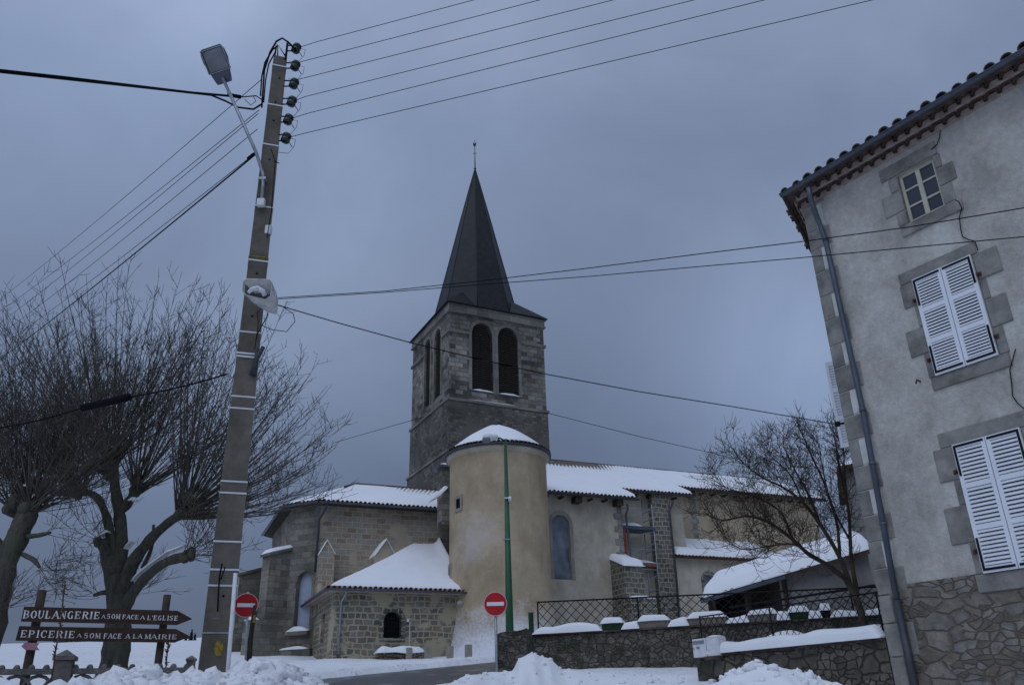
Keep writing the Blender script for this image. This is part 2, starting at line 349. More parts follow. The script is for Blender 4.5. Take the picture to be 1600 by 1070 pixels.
M['plaster_nave'] = plaster('nave_lime_render', (0.38, 0.335, 0.26), (0.50, 0.45, 0.36), sc=1.1)
M['plaster_ochre'] = plaster('ochre_lime_render', (0.36, 0.295, 0.20), (0.46, 0.385, 0.27))
M['plaster_house'] = plaster('house_roughcast', (0.36, 0.345, 0.31), (0.52, 0.505, 0.46), bs=30.0, bmp=1.0, sc=1.5)
M['plaster_shed'] = plaster('shed_render', (0.17, 0.165, 0.155), (0.22, 0.21, 0.20))
M['rubble_wall'] = rubble('terrace_rubble', [(0.08, 0.073, 0.062), (0.13, 0.118, 0.10), (0.19, 0.168, 0.135), (0.11, 0.10, 0.085)], (0.075, 0.068, 0.058), 6.4, moss=(0.06, 0.062, 0.04))
M['rubble_near'] = rubble('near_terrace_rubble', [(0.085, 0.075, 0.065), (0.14, 0.12, 0.095), (0.20, 0.17, 0.13), (0.12, 0.11, 0.10)], (0.06, 0.054, 0.045), 4.4, moss=(0.075, 0.07, 0.05))
M['rubble_house'] = rubble('house_plinth_rubble', [(0.12, 0.11, 0.095), (0.20, 0.175, 0.13), (0.28, 0.25, 0.21), (0.16, 0.13, 0.10), (0.25, 0.235, 0.215)], (0.17, 0.15, 0.125), 4.0, ms=0.085, bmp=0.8, stretch=1.8)
M['concrete'] = plaster('pole_concrete', (0.095, 0.085, 0.07), (0.165, 0.148, 0.122), sc=2.2, bs=80, bmp=0.3)
M['conc_dark'] = simple('weathered_concrete', (0.12, 0.11, 0.10), 0.95, var=0.45, sc=9, bmp=0.5)
M['slate'] = ashlar('spire_slate', [(0.012, 0.0135, 0.015), (0.017, 0.0185, 0.020), (0.022, 0.0235, 0.025)], (0.010, 0.010, 0.011), 0.22, 0.15, 0.008, bmp=0.15, stain=0.25, warp=0.0)
M['slate'].node_tree.nodes['Principled BSDF'].inputs['Roughness'].default_value = 0.5
M['tile'] = simple('terracotta_tile', (0.22, 0.105, 0.07), 0.85, var=0.5, sc=5, bmp=0.4)
M['tile_dark'] = simple('old_dark_tile', (0.085, 0.058, 0.048), 0.9, var=0.6, sc=5, bmp=0.4)
M['genoise'] = simple('genoise_tile', (0.075, 0.05, 0.042), 0.9, var=0.4, sc=6, bmp=0.4)
M['mortar'] = simple('pale_mortar', (0.34, 0.27, 0.235), 0.95, var=0.3, sc=8)
M['zinc'] = simple('zinc', (0.085, 0.10, 0.125), 0.5, 0.5, 0.4, var=0.2, sc=4, bmp=0.1)
M['zinc_dark'] = simple('painted_cast_pipe', (0.045, 0.05, 0.06), 0.55, 0.4, 0.2, var=0.3)
M['galv'] = simple('galvanised_steel', (0.30, 0.32, 0.34), 0.45, 0.5, 0.6, var=0.2, sc=9)
M['iron'] = simple('dark_iron', (0.013, 0.013, 0.015), 0.8, 0.12, 0.0, var=0.3)
M['rust'] = simple('rust', (0.09, 0.045, 0.025), 0.9, var=0.5, sc=14)
M['black'] = simple('cable_black', (0.010, 0.010, 0.012), 0.9, 0.05, var=0.2, bmp=0)
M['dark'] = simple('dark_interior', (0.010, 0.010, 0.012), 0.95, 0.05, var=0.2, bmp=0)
M['wood_dark'] = simple('dark_eave_timber', (0.05, 0.037, 0.028), 0.85, var=0.4, sc=5)
M['wood_post'] = simple('weathered_post_wood', (0.045, 0.032, 0.025), 0.85, var=0.4, sc=8)
M['louvre'] = simple('weathered_louvre_wood', (0.085, 0.075, 0.062), 0.9, var=0.3, sc=5)
M['board'] = simple('brown_sign_board', (0.042, 0.023, 0.017), 0.75, 0.2, var=0.3, sc=9)
M['letter'] = simple('worn_white_paint', (0.55, 0.56, 0.56), 0.7, var=0.3, sc=30)
M['shutter'] = simple('shutter_white_paint', (0.72, 0.74, 0.78), 0.55, 0.35, var=0.05, sc=3, bmp=0.08)
M['frame_w'] = simple('old_window_paint', (0.47, 0.46, 0.36), 0.6, 0.3, var=0.1)
M['white_metal'] = simple('white_enamel', (0.62, 0.63, 0.64), 0.5, 0.4, var=0.12, sc=12)
M['strap'] = simple('steel_strap', (0.60, 0.61, 0.62), 0.45, 0.5, 0.2, var=0.1)
M['red'] = simple('sign_red', (0.42, 0.008, 0.012), 0.5, 0.35, var=0.12, sc=4, bmp=0)
M['signwhite'] = simple('sign_white', (0.70, 0.71, 0.74), 0.5, 0.35, var=0.05, bmp=0)
M['signrim'] = simple('sign_rim', (0.50, 0.42, 0.42), 0.5, 0.35, var=0.05, bmp=0)
M['green'] = simple('lamp_post_green', (0.010, 0.075, 0.028), 0.45, 0.4, var=0.2, sc=3, bmp=0)
M['green_pl'] = simple('green_planter', (0.015, 0.045, 0.018), 0.6, var=0.3)
M['beige_pl'] = simple('concrete_planter', (0.23, 0.20, 0.17), 0.9, var=0.25)
M['pink'] = simple('pink_paint', (0.32, 0.16, 0.20), 0.7, var=0.15)
M['yellow'] = simple('yellow_lichen_paint', (0.26, 0.19, 0.03), 0.9, var=0.5, sc=30)
M['insul'] = simple('green_glass_insulator', (0.012, 0.025, 0.02), 0.25, 0.5, var=0.3, bmp=0)
M['orange'] = simple('orange_plank_side', (0.30, 0.06, 0.025), 0.7, var=0.3)
M['horn'] = simple('speaker_horn_paint', (0.50, 0.50, 0.48), 0.6, var=0.2, sc=12)
M['hornin'] = simple('speaker_horn_inside', (0.10, 0.10, 0.095), 0.7, var=0.3, sc=10)
M['conifer'] = simple('conifer_needles', (0.018, 0.028, 0.022), 0.95, var=0.4)
M['hillwood'] = simple('far_winter_wood', (0.05, 0.05, 0.055), 0.95, var=0.3, sc=0.3)
def barkmat(name, c, green):
    m, n, b = mat(name, 0.95, 0.15); g = geo(n)
    mp = nd(n, 'ShaderNodeMapping'); mp.inputs['Scale'].default_value = (14, 14, 3.5); n.links.new(g, mp.inputs[0])
    f = noi(n, mp.outputs[0], 1.0, 6.0, 0.7)
    cc = ramp(n, [(0.3, tuple(x*0.45 for x in c)), (0.7, tuple(x*1.4 for x in c))], f).outputs[0]
    k = ramp(n, [(0.48, (0, 0, 0)), (0.66, (0.8, 0.8, 0.8))], noi(n, g, 2.2, 5.0)).outputs[0]
    cc = mixc(n, k, cc, green); n.links.new(cc, b.inputs['Base Color']); bump(n, b, f, 0.9, 0.04); return m
M['bark'] = barkmat('linden_bark', (0.085, 0.078, 0.064), (0.085, 0.095, 0.06))
M['shoot'] = simple('linden_shoot_bark', (0.095, 0.083, 0.070), 0.9, 0.1, var=0.35, sc=3, bmp=0)
M['bark2'] = simple('shrub_bark', (0.070, 0.054, 0.040), 0.9, 0.1, var=0.35, sc=3, bmp=0.3)
def glassmat(name, c, rough, var=0.3):
    m, n, b = mat(name, rough, 0.6); g = geo(n)
    r = ramp(n, [(0.3, tuple(x*(1-var) for x in c)), (0.7, tuple(x*(1+var) for x in c))], noi(n, g, 1.3, 3.0))
    n.links.new(r.outputs[0], b.inputs['Base Color']); bump(n, b, noi(n, g, 2.0), 0.12, 0.03); return m
M['glass'] = glassmat('window_glass', (0.02, 0.025, 0.035), 0.12)
M['sheet'] = glassmat('plastic_sheeting', (0.13, 0.15, 0.18), 0.35, 0.5)
M['pale_pane'] = glassmat('pale_leaded_pane', (0.30, 0.34, 0.42), 0.35, 0.12)
M['lens'] = glassmat('lamp_lens', (0.16, 0.17, 0.18), 0.2, 0.5)

# ------------------------------------------------------------------ ground, road, far field
def g0(x, y):
    z = 0.097*y if y < 42 else 4.074
    if y < 0: z = 0.03*y
    if y > 42:
        k = max(0, min(1, (-x-4)/8)); z += k*0.094*(min(y, 230)-42) + k*0.5*nz((x*0.02, y*0.02, 0))*min(1, (y-42)/40)
    return z
def sstep(a, b, x): t = max(0, min(1, (x-a)/(b-a))); return t*t*(3-2*t)
def onground(px, py):
    r = pray(px, py); d = 5.0
    for _ in range(4000):
        p = CAM + r*(d/r.y)
        if p.z < g0(p.x, p.y): break
        d += 0.05
    return p
RT = [onground(520, 1057), onground(640, 1043), onground(720, 1036.5), onground(790, 1031)]       # far edge of the cleared lane
RB = [PY(470, 1100, 20), PY(660, 1073, 21.5), PY(735, 1047, 24.5), PY(790, 1034, 27)]
yfar = lambda x: 33.2 + 0.0*x
def roadband(x, y):
    # cleared lane runs from front left to behind the stone pillar; returns signed amount inside (0..1)
    far = RT[0].y + (x-RT[0].x)*(RT[3].y-RT[0].y)/(RT[3].x-RT[0].x)
    near = far - 11.0
    left = sstep(-8.2, -6.9, x + 0.25*(far-y)) if False else sstep(RT[0].x-0.5, RT[0].x+0.1, x)
    return left*sstep(near, near+0.5, y)*(1-sstep(far-0.22, far+0.12, y))*(1-sstep(8, 9, x))
xs = []; x = -260.0
while x < 160:
    xs.append(x); x += 0.28 if -12 < x < 9 else (0.9 if -30 < x < 20 else 6.0)
ys = []; y = -20.0
while y < 420:
    ys.append(y); y += 0.28 if 16 < y < 42 else (0.7 if 2 < y < 60 else 6.0)
G = []
for x in xs:
    row = []
    for y in ys:
        z = g0(x, y) + 0.10
        near = 1-sstep(60, 90, y); z += .22*abs(nz((x*.35, y*.35, 4)))*sstep(-5, -9, x)*sstep(18, 24, y)*(1-sstep(120, 160, y)) if x < -5 else 0
        z += near*(0.05*nz((x*0.7, y*0.7, 3)) + 0.03*nz((x*2.1, y*2.1, 9)))
        rb = roadband(x, y); z -= 0.32*rb
        far = RT[0].y + (x-RT[0].x)*(RT[3].y-RT[0].y)/(RT[3].x-RT[0].x)
        z -= .2*sstep(31.5, 36, y)*(1-sstep(44, 50, y))*sstep(-14, -9, x)
        e = .7*math.exp(-((y-far-0.9)/0.7)**2)*(1-sstep(4, 5, x)) * sstep(-9.5, -8, x)
        z += e*(0.06+0.16*abs(nz((x*2.5, y*2.5, 1)))+0.11*abs(nz((x*6, y*6, 5))))
        row.append(V((x, y, z)))
    G.append(row)
mb = MB(); mb.grid(G); mb.build('ground', M['snow_dirty'], kind='structure', loc=(0, 0, 0))
asph, n, b = mat('wet_asphalt', 0.35, 0.5); g = geo(n)
c = ramp(n, [(0.3, (0.020, 0.020, 0.023)), (0.7, (0.045, 0.044, 0.047))], noi(n, g, 1.5, 6.0)).outputs[0]
c = mixc(n, ramp(n, [(0.56, (0, 0, 0)), (0.66, (0.7, 0.7, 0.7))], noi(n, g, 1.1, 8.0, 0.7)).outputs[0], c, (0.30, 0.31, 0.33)); n.links.new(c, b.inputs['Base Color']); bump(n, b, noi(n, g, 60.0), 0.25, 0.01)
mb = MB(); RG = []
for i in range(60):
    x = -9.5+i*0.32; far = RT[0].y + (x-RT[0].x)*(RT[3].y-RT[0].y)/(RT[3].x-RT[0].x)
    RG.append([V((x, far+0.5-j*0.35, g0(x, far+0.5-j*0.35)-0.02)) for j in range(36)])
mb.grid(RG); mb.build('road', asph, kind='structure', loc=(0, 20, 0))
# earth of the churchyard terrace and the small lower terrace
WL = PY(833, 991, 24); WR = PZ(1358, 961, WL.z); ZT = WL.z
GW = V((11.5, 20.7, 0))
mb = MB(); P = []
for i in range(60):
    t = i/59; a = WL.lerp(V((14, WR.y-0.5, ZT)), t)
    P.append([V((a.x+0.02*j, a.y+0.25+j*0.9, ZT-0.05+0.06*nz((a.x, j*0.9, 2))+min(0.62, 0.03*j))) for j in range(26)])
mb.grid(P); mb.build('terrace_ground', M['snow'], kind='structure', loc=(5, 25, ZT))

# ------------------------------------------------------------------ snow helpers
def snow_loaf(mb, pts, width, h, seed=0, n=8, sub=6, side=V((0, 0, 0)), mi=0, rag=0.25):
    """rounded snow lying on a ledge along pts"""
    P = []; pts = [V(p) for p in pts]; path = []
    for i in range(len(pts)-1):
        for k in range(sub): path.append(pts[i].lerp(pts[i+1], k/sub))
    path.append(pts[-1]); N = len(path)
    for i, p in enumerate(path):
        t = (path[min(i+1, N-1)]-path[max(0, i-1)]).normalized(); sdv = V((t.y, -t.x, 0)).normalized()
        e = min(1, sqrt(max(0.02, min(i, N-1-i)/2.0))); row = []
        hh = h*e*(1+rag*1.6*nz((p.x*1.7+seed, p.y*1.7, seed))); ww = width*(0.5+rag*0.25*nz((p.x*3+seed, p.y*3, 4)))
        for j in range(n+1):
            a = pi*j/n; ca = cos(a); sa = sin(a)
            row.append(p + sdv*(ww*(abs(ca)**0.7)*(1 if ca > 0 else -1)) + V((0, 0, hh*sa**0.6)) + V((0, 0, -0.004)))
        P.append(row)
    mb.grid(P, mi)
    for r, f in ((P[0], 1), (P[-1], 0)): mb.poly(r if f else r[::-1], mi)
def snow_sheet(mb, fn, nu, nv, T, edge=0.3, mi=0, amp=0.25, seed=0, edges=(1, 1, 1, 1), base=-0.01):
    """snow slab over a roof surface fn(u,v); edges: (u0,u1,v0,v1) rounded there"""
    A = []; B = []
    lu = (fn(1, .5)-fn(0, .5)).length; lv = (fn(.5, 1)-fn(.5, 0)).length
    for i in range(nu+1):
        ra = []; rb = []
        for j in range(nv+1):
            u, v = i/nu, j/nv; p = fn(u, v); d = 9
            if edges[0]: d = min(d, u*lu)
            if edges[1]: d = min(d, (1-u)*lu)
            if edges[2]: d = min(d, v*lv)
            if edges[3]: d = min(d, (1-v)*lv)
            k = sqrt(max(0, 1-(1-min(1, d/edge))**2))
            t = T*k*(1+amp*nz((p.x*0.8+seed, p.y*0.8, p.z*0.8)) + amp*0.3*nz((p.x*3, p.y*3, seed)))
            ra.append(p+V((0, 0, t+0.01))); rb.append(p+V((0, 0, base)))
        A.append(ra); B.append(rb)
    mb.grid(A, mi); 
    for r, s_ in ((0, 0), (-1, 0)): mb.grid([A[r], B[r]], mi)
    mb.grid([[q[0] for q in A], [q[0] for q in B]], mi); mb.grid([[q[-1] for q in A], [q[-1] for q in B]], mi)
def tiles(mb, p0, p1, out, sp=0.24, r=0.085, ln=0.4, mi=0, drop=0.0, jit=0.02):
    """row of canal-tile ends along an eave from p0 to p1; out = downslope direction"""
    p0 = V(p0); p1 = V(p1); L = (p1-p0).length; n = max(1, int(L/sp)); t = (p1-p0).normalized(); out = V(out).normalized()
    up = t.cross(out); up = up if up.z > 0 else -up
    for i in range(n+1):
        c0 = p0+t*(L*i/n) + up*random.uniform(-jit, jit)*0.5; c1 = c0+out*(random.uniform(-jit, jit)); rr = r*random.uniform(0.92, 1.06)
        k = 6; A = []; B = []
        for j in range(k+1):
            a = pi*j/k; o = t*(cos(a)*rr)+up*(sin(a)*rr); o2 = t*(cos(a)*rr*0.78)+up*(sin(a)*rr*0.78)
            A.append((c1+o, c1+o2)); B.append((c0-out*ln+o*0.85, c0-out*ln+o2*0.85))
        mb.grid([[q[0] for q in A], [q[0] for q in B]], mi, smooth=True)
        mb.grid([[q[1] for q in A], [q[1] for q in B]], mi, smooth=True)
        mb.grid([[q[0] for q in A], [q[1] for q in A]], mi, smooth=False)
def gutter(mb, p0, p1, r=0.07, mi=0):
    p0 = V(p0); p1 = V(p1); t = (p1-p0).normalized(); s_ = V((t.y, -t.x, 0)).normalized(); R = [[], []]
    for k, p in enumerate((p0, p1)):
        for j in range(9):
            a = pi+pi*j/8; R[k].append(p+s_*(r*cos(a))+V((0, 0, r*sin(a))))
    mb.grid(R, mi); mb.tube([R[0][0], R[1][0]], 0.012, 5, mi); mb.tube([R[0][8], R[1][8]], 0.012, 5, mi)
    mb.poly(R[0], mi); mb.poly(R[1], mi)

# ================================================================== CHURCH
fr = Fr(66.9); ob = fr.onb; oa = fr.ona; W = fr.W
church = thing('church', W(14, 40, 3.9), 'granite village church with slate spire, round stair tower and snow-covered roofs', 'church')
# ---- side chapel in front
BC = 39.05; AC = 7.71; ZE = 6.72
win = [ob(599, 996, BC)[0], ob(626, 996, BC)[0], ob(612, 996, BC)[1], ob(612, 955, BC)[1]]
hole = arch(win[0], win[1], win[2], win[3], 0)
mb = MB(); wall(mb, fr, BC, rect(AC, 14.6, 3.0, ZE), [hole], 0.3)
sl = [oa(506, 1000, AC)[0], oa(500.5, 1000, AC)[0], oa(503, 1003, AC)[1], oa(503, 959, AC)[1]]
wall(mb, fr, AC, rect(BC, 46.0, 3.0, ZE), [rect(min(sl[:2]), max(sl[:2]), sl[2], sl[3])], 0.3, along='b')
chw = mb.build('chapel_wall', M['chapel'], church)
mb = MB(); mb.poly([W(win[0]-.1, BC+.28, win[2]-.1), W(win[1]+.1, BC+.28, win[2]-.1), W(win[1]+.1, BC+.28, win[3]+.1), W(win[0]-.1, BC+.28, win[3]+.1)])
mb.poly([W(AC+.28, BC, sl[2]-.1), W(AC+.28, 45, sl[2]-.1), W(AC+.28, 45, sl[3]+.1), W(AC+.28, BC, sl[3]+.1)])
mb.build('window', M['dark'], church, label='dark arched chapel window with an iron grille')
mb = MB(); archring(mb, fr, BC, win[0], win[1], win[2], win[3], 0.22, 0.035); mb.box(fr, win[0]-.2, win[1]+.2, BC-.05, BC+.1, win[2]-.14, win[2]); mb.build('window_surround', M['butt'], church, bevel=0.02)
mb = MB()
for i in range(6):
    a = win[0]+(win[1]-win[0])*(i+.5)/6; mb.tube([W(a, BC-.06, win[2]), W(a, BC-.06, win[3]-.05)], 0.014, 5)
for i in range(5):
    z = win[2]+(win[3]-win[2]-.2)*(i+.5)/5; mb.tube([W(win[0]-.05, BC-.075, z), W(win[1]+.05, BC-.075, z)], 0.014, 5)
mb.build('window_grille', M['iron'], church)
# chapel roof
BE = 38.62; AE = 7.3; RUN = 44.05-BE; RISE = 3.02
def crf(u, v): return W(AE+RUN*v + (14.2-(AE+RUN*v))*u, BE+RUN*v, ZE+RISE*v**1.1)
def crs(u, v): return W(AE+RUN*v, BE+RUN*v + (46.4-(BE+RUN*v))*u, ZE+RISE*v**1.1)
mb = MB()
mb.poly([crf(0, 0), crf(1, 0), crf(1, 1), crf(0, 1)]); mb.poly([crs(0, 0), crs(1, 0), crs(1, 1), crs(0, 1)])
mb.box(fr, AE+.03, 14.1, BE+.03, BC, ZE-.14, ZE-.02); mb.box(fr, AE+.03, AC, BC, 46.3, ZE-.14, ZE-.02)
crr = mb.build('chapel_roof', M['mortar'], church)
mb = MB(); tiles(mb, W(AE, BE-.05, ZE+.02), W(13.9, BE-.05, ZE+.02), -fr.b, 0.235, 0.085, 0.5)
tiles(mb, W(AE-.03, BE+.1, ZE+.02), W(AE-.03, 46.2, ZE+.02), -fr.e, 0.235, 0.085, 0.5); mb.build('eave_tiles', M['tile'], crr)
mb = MB(); gutter(mb, W(AE-.05, BE-.12, ZE-.06), W(14.0, BE-.12, ZE-.06), 0.075); gutter(mb, W(AE-.1, BE-.05, ZE-.06), W(AE-.1, 46.3, ZE-.06), 0.075); mb.build('gutter', M['zinc'], crr)
mb = MB()
def crf2(u, v):
    p = crf(u, 0.035+0.965*v); k = max(0, (u-0.72)/0.28)*v; return p+V((0, 0, 0.5*k*k))
def crs2(u, v): return crs(u, 0.04+0.96*v)
snow_sheet(mb, crf2, 46, 30, 0.17, 0.35, edges=(0, 1, 1, 0)); snow_sheet(mb, crs2, 30, 24, 0.17, 0.35, edges=(0, 1, 1, 0), seed=0)
mb.build('roof_snow', M['snow_roof'], crr)
mb = MB(); a = ob(531, 985, BC-.1)[0]; mb.tube([W(a+.12, BE-.1, ZE-.12), W(a+.1, BE+.05, ZE-.3), W(a, BC-.09, ZE-.55), W(a-.02, BC-.09, 3.9)], 0.05, 8)
mb.build('downpipe', M['galv'], church)
mb = MB(); mb.tube([W(a-.02, BC-.09, 3.95), W(a-.02, BC-.09, 3.2)], 0.065, 8); mb.build('pipe_foot', M['rust'], church, label='rusty cast foot of the chapel downpipe')
mb = MB(); a = ob(640.5, 985, BC-.1)[0]; mb.tube([W(a, BC-.05, ob(640, 972, BC)[1]), W(a, BC-.05, 3.4)], 0.018, 6); mb.box(fr, a-.14, a-.02, BC-.03, BC, ob(640, 971, BC)[1], ob(640, 966, BC)[1]); mb.build('conduit', M['white_metal'], church)

# ---- apse
BA = 44.05; ZA = 11.72
c1 = ob(496.8, 870, BA)[0]; C1 = W(c1, BA, 0)
f2 = Fr(66.9+45, C1); L2 = -f2.onb(449, 900, 0)[0]; C2 = f2.W(-L2, 0, 0)
f3 = Fr(66.9+90, C2); loc = lambda p: (p.dot(fr.e), p.dot(fr.b)); c2 = loc(C2); BMID = 49.05; L3 = 2*(BMID-c2[1])
C3 = f3.W(-L3, 0, 0); c3 = loc(C3); c4 = (c1, 2*BMID-BA)
mb = MB(); wall(mb, fr, BA, rect(c1, 20, 3.0, ZA)); mb.build('apse_side_wall', M['apse_warm'], church)
wl = [f2.onb(460.5, 950, 0)[0], f2.onb(484.5, 950, 0)[0], f2.onb(470, 985, 0)[1], f2.onb(473, 893, 0)[1]]
mb = MB(); hole = arch(wl[0], wl[1], wl[2], wl[3], 0.35); wall(mb, f2, 0, rect(-L2, 0, 3.0, ZA), [hole], 0.35)
wall(mb, f3, 0, rect(-L3, 0, 3.0, ZA))
mb.poly([W(*c3, 3), W(*c4, 3), W(*c4, ZA), W(*c3, ZA)]); mb.poly([W(*c4, 3), W(20, c4[1], 3), W(20, c4[1], ZA), W(*c4, ZA)])
mb.build('apse_wall', M['apse_grey'], church)
mb = MB(); mb.box(f2, wl[0]-.05, wl[1]+.05, .3, .34, wl[2]-.1, wl[3]+.1); mb.build('lancet_window', M['pale_pane'], church, label='tall pale lancet window in the apse')
mb = MB(); archring(mb, f2, 0, wl[0], wl[1], wl[2], wl[3], 0.22, 0.03, 0.35); mb.box(f2, wl[0]-.3, wl[1]+.12, -.28, .1, wl[2]-.22, wl[2]-.03); mb.build('window_surround', M['apse_grey'], church, bevel=0.02)
mb = MB(); snow_loaf(mb, [f2.W(wl[0]-.28, -.06, wl[2]-.03), f2.W(wl[1]+.1, -.06, wl[2]-.03)], 0.36, 0.2); mb.build('sill_snow', M['snow_roof'], church)
OV = 0.5; q = OV*math.tan(radians(22.5))
E1 = (c1-q, BA-OV); E2 = (c2[0]-OV, c2[1]-q); E3 = (E2[0], 2*BMID-E2[1]); E4 = (E1[0], 2*BMID-E1[1])
apx = ob(553, 763, BMID); ZR = 14.05; AP = W(apx[0], BMID, ZR)
mb = MB()
e1, e2, e3, e4 = [W(*p, ZA+.02) for p in (E1, E2, E3, E4)]; e0 = W(20, E1[1], ZA+.02); e5 = W(20, E4[1], ZA+.02); RR = W(20, BMID, ZR)
for p in ([e0, e1, AP, RR], [e1, e2, AP], [e2, e3, AP], [e3, e4, AP], [e4, e5, RR, AP]): mb.poly(p)
d_ = V((0, 0, -.12)); mb.poly([p+d_ for p in (e0, e1, e2, e3, e4, e5)])
for p, q_ in ((e0, e1), (e1, e2), (e2, e3), (e3, e4)): mb.poly([p, q_, q_+d_, p+d_])
ar = mb.build('apse_roof', M['wood_dark'], church)
mb = MB(); outs = [-fr.b, -f2.b, -f3.b]
for (p, q_), o_ in zip(((e0, e1), (e1, e2), (e2, e3)), outs): tiles(mb, q_+V((0, 0, .03)), p+V((0, 0, .03)), o_, 0.24, 0.09, 0.6)
mb.build('eave_tiles', M['tile'], ar)
mb = MB()
for (p, q_), o_ in zip(((e0, e1), (e1, e2), (e2, e3)), outs): gutter(mb, q_+o_*.08+V((0, 0, -.05)), p+o_*.08+V((0, 0, -.05)), 0.08)
mb.build('gutter', M['zinc'], ar)
mb = MB()
snow_sheet(mb, lambda u, v: (e1.lerp(e0, u)).lerp(AP.lerp(RR, u), 0.04+.96*v), 50, 18, 0.15, 0.3, edges=(0, 0, 1, 0))
snow_sheet(mb, lambda u, v: (e2.lerp(e1, u)).lerp(AP, 0.04+.958*v), 24, 18, 0.14, 0.3, edges=(0, 0, 1, 0), seed=2)
snow_sheet(mb, lambda u, v: (e3.lerp(e2, u)).lerp(AP, 0.04+.958*v), 24, 18, 0.14, 0.3, edges=(0, 0, 1, 0), seed=5)
so_ = mb.build('roof_snow', M['snow_tiles'], ar)
at = so_.data.attributes.new('thin', 'FLOAT', 'POINT'); off = rootloc(so_)
for i, v_ in enumerate(so_.data.vertices):
    p = v_.co+off; a_, b_ = loc(p); at.data[i].value = max(0, 0.85-(ZR+.1-p.z)*0.55)*sstep(c1+3.5, c1+6, a_)
mb = MB(); mb.tube([AP+V((0, 0, .12)), RR+V((0, 0, .12))], 0.11, 8); mb.tube([AP+V((0, 0, .12)), AP.lerp(e1, .3)+V((0, 0, .2))], 0.07, 6); mb.build('ridge_tiles', M['tile_dark'], ar)
mb = MB(); pa = ob(498, 810, BA-.1)[0]
mb.tube([W(pa+.3, BA-.55, ZA-.1), W(pa+.25, BA-.5, ZA-.35), W(pa+.02, BA-.12, ZA-.9), W(pa, BA-.12, 8.2)], 0.06, 8); mb.build('downpipe', M['zinc_dark'], church)
# apse buttresses
def gable_butt(px0, px1, pxa, ya, yb, bf, slabL, slabR, m='apse_warm'):
    slabL *= .6; slabR *= .6
    a0 = ob(px0, yb, bf)[0]; a1 = ob(px1, yb, bf)[0]; am, zt = ob(pxa, ya, bf); zb = ob(px1, yb, bf)[1]
    mb = MB(); F = lambda a, z, b: W(a, b, z)
    for bb in (bf,): mb.poly([F(a0, 6, bb), F(a1, 6, bb), F(a1, zb, bb), F(am, zt, bb), F(a0, zb, bb)])
    mb.poly([F(a0, 6, bf), F(a0, 6, BA), F(a0, zb, BA), F(a0, zb, bf)]); mb.poly([F(a1, 6, bf), F(a1, 6, BA), F(a1, zb, BA), F(a1, zb, bf)])
    mb.poly([F(a0, zb, bf), F(am, zt, bf), F(am, zt, BA), F(a0, zb, BA)]); mb.poly([F(a1, zb, bf), F(am, zt, bf), F(am, zt, BA), F(a1, zb, BA)])
    o = mb.build('buttress', M[m], church); mb = MB(); k = V((0, 0, .09))
    for s_, aa in ((slabL, a0), (slabR, a1)):
        if s_:
            p = [F(aa, zb, bf-.07), F(am, zt, bf-.07), F(am, zt, BA), F(aa, zb, BA)]; mb.hexa([x_+V((0, 0, .003)) for x_ in p]+[x_+k*s_ for x_ in p])
    mb.build('buttress_snow', M['snow_roof'], o, bevel=.02)
gable_butt(499, 523.5, 511.5, 844, 866, 43.35, .5, .9)
gable_butt(586, 619, 604, 843, 869, 42.7, 1.6, .5)
def diag_butt(az, org, wdt, dep, z0, ztop, zlow, low_dep, cap=True, m='butt_dark'):
    fd = Fr(az, org); mb = MB(); w2 = wdt/2
    # upper stage with a sloping head, lower stage deeper
    mb.hexa([fd.W(-w2, -dep, z0), fd.W(w2, -dep, z0), fd.W(w2, .4, z0), fd.W(-w2, .4, z0), fd.W(-w2, -dep, ztop-.35), fd.W(w2, -dep, ztop-.35), fd.W(w2, .4, ztop+.1), fd.W(-w2, .4, ztop+.1)])
    w3 = w2+.12; mb.hexa([fd.W(-w3, -low_dep, z0-.01), fd.W(w3, -low_dep, z0-.01), fd.W(w3, .4, z0-.01), fd.W(-w3, .4, z0-.01), fd.W(-w3, -low_dep, zlow-.2), fd.W(w3, -low_dep, zlow-.2), fd.W(w3, .4, zlow+.05), fd.W(-w3, .4, zlow+.05)])
    w4 = w2+.09; mb.hexa([fd.W(-w4, -dep-.1, ztop-.4), fd.W(w4, -dep-.1, ztop-.4), fd.W(w4, .3, ztop+.09), fd.W(-w4, .3, ztop+.09), fd.W(-w4, -dep-.1, ztop-.25), fd.W(w4, -dep-.1, ztop-.25), fd.W(w4, .3, ztop+.22), fd.W(-w4, .3, ztop+.22)])
    o = mb.build('buttress', M[m], church)
    if cap:
        mb = MB(); snow_sheet(mb, lambda u, v: fd.W(-w4+.02+2*(w4-.02)*u, -dep-.08+(dep+.2)*v, ztop-.25+.42*v), 12, 10, .17, .2)
        mb.build('buttress_snow', M['snow_roof'], o)
        mb = MB(); snow_loaf(mb, [fd.W(-w3, -low_dep+.16, zlow-.17), fd.W(w3, -low_dep+.16, zlow-.17)], .34, .14); mb.build('ledge_snow', M['snow_roof'], o)
fd_ = Fr(66.9+67.5, C2)
diag_butt(66.9+67.5, C2+fd_.e*-.25, .72, 1.15, 3, 9.45, 6.1, 1.8, m='apse_grey')
diag_butt(66.9+112.5, C3, 1.1, 1.6, 3, 9.6, 6.3, 2.3, cap=False)
mb = MB(); mb.box(f2, -L2-.2, .1, -.3, .05, 3, 4.55); mb.build('plinth', M['apse_grey'], church)
mb = MB(); snow_loaf(mb, [f2.W(-L2, -.15, 4.55), f2.W(-.1, -.15, 4.55)], .34, .17, 2); mb.build('ledge_snow', M['snow_roof'], church)

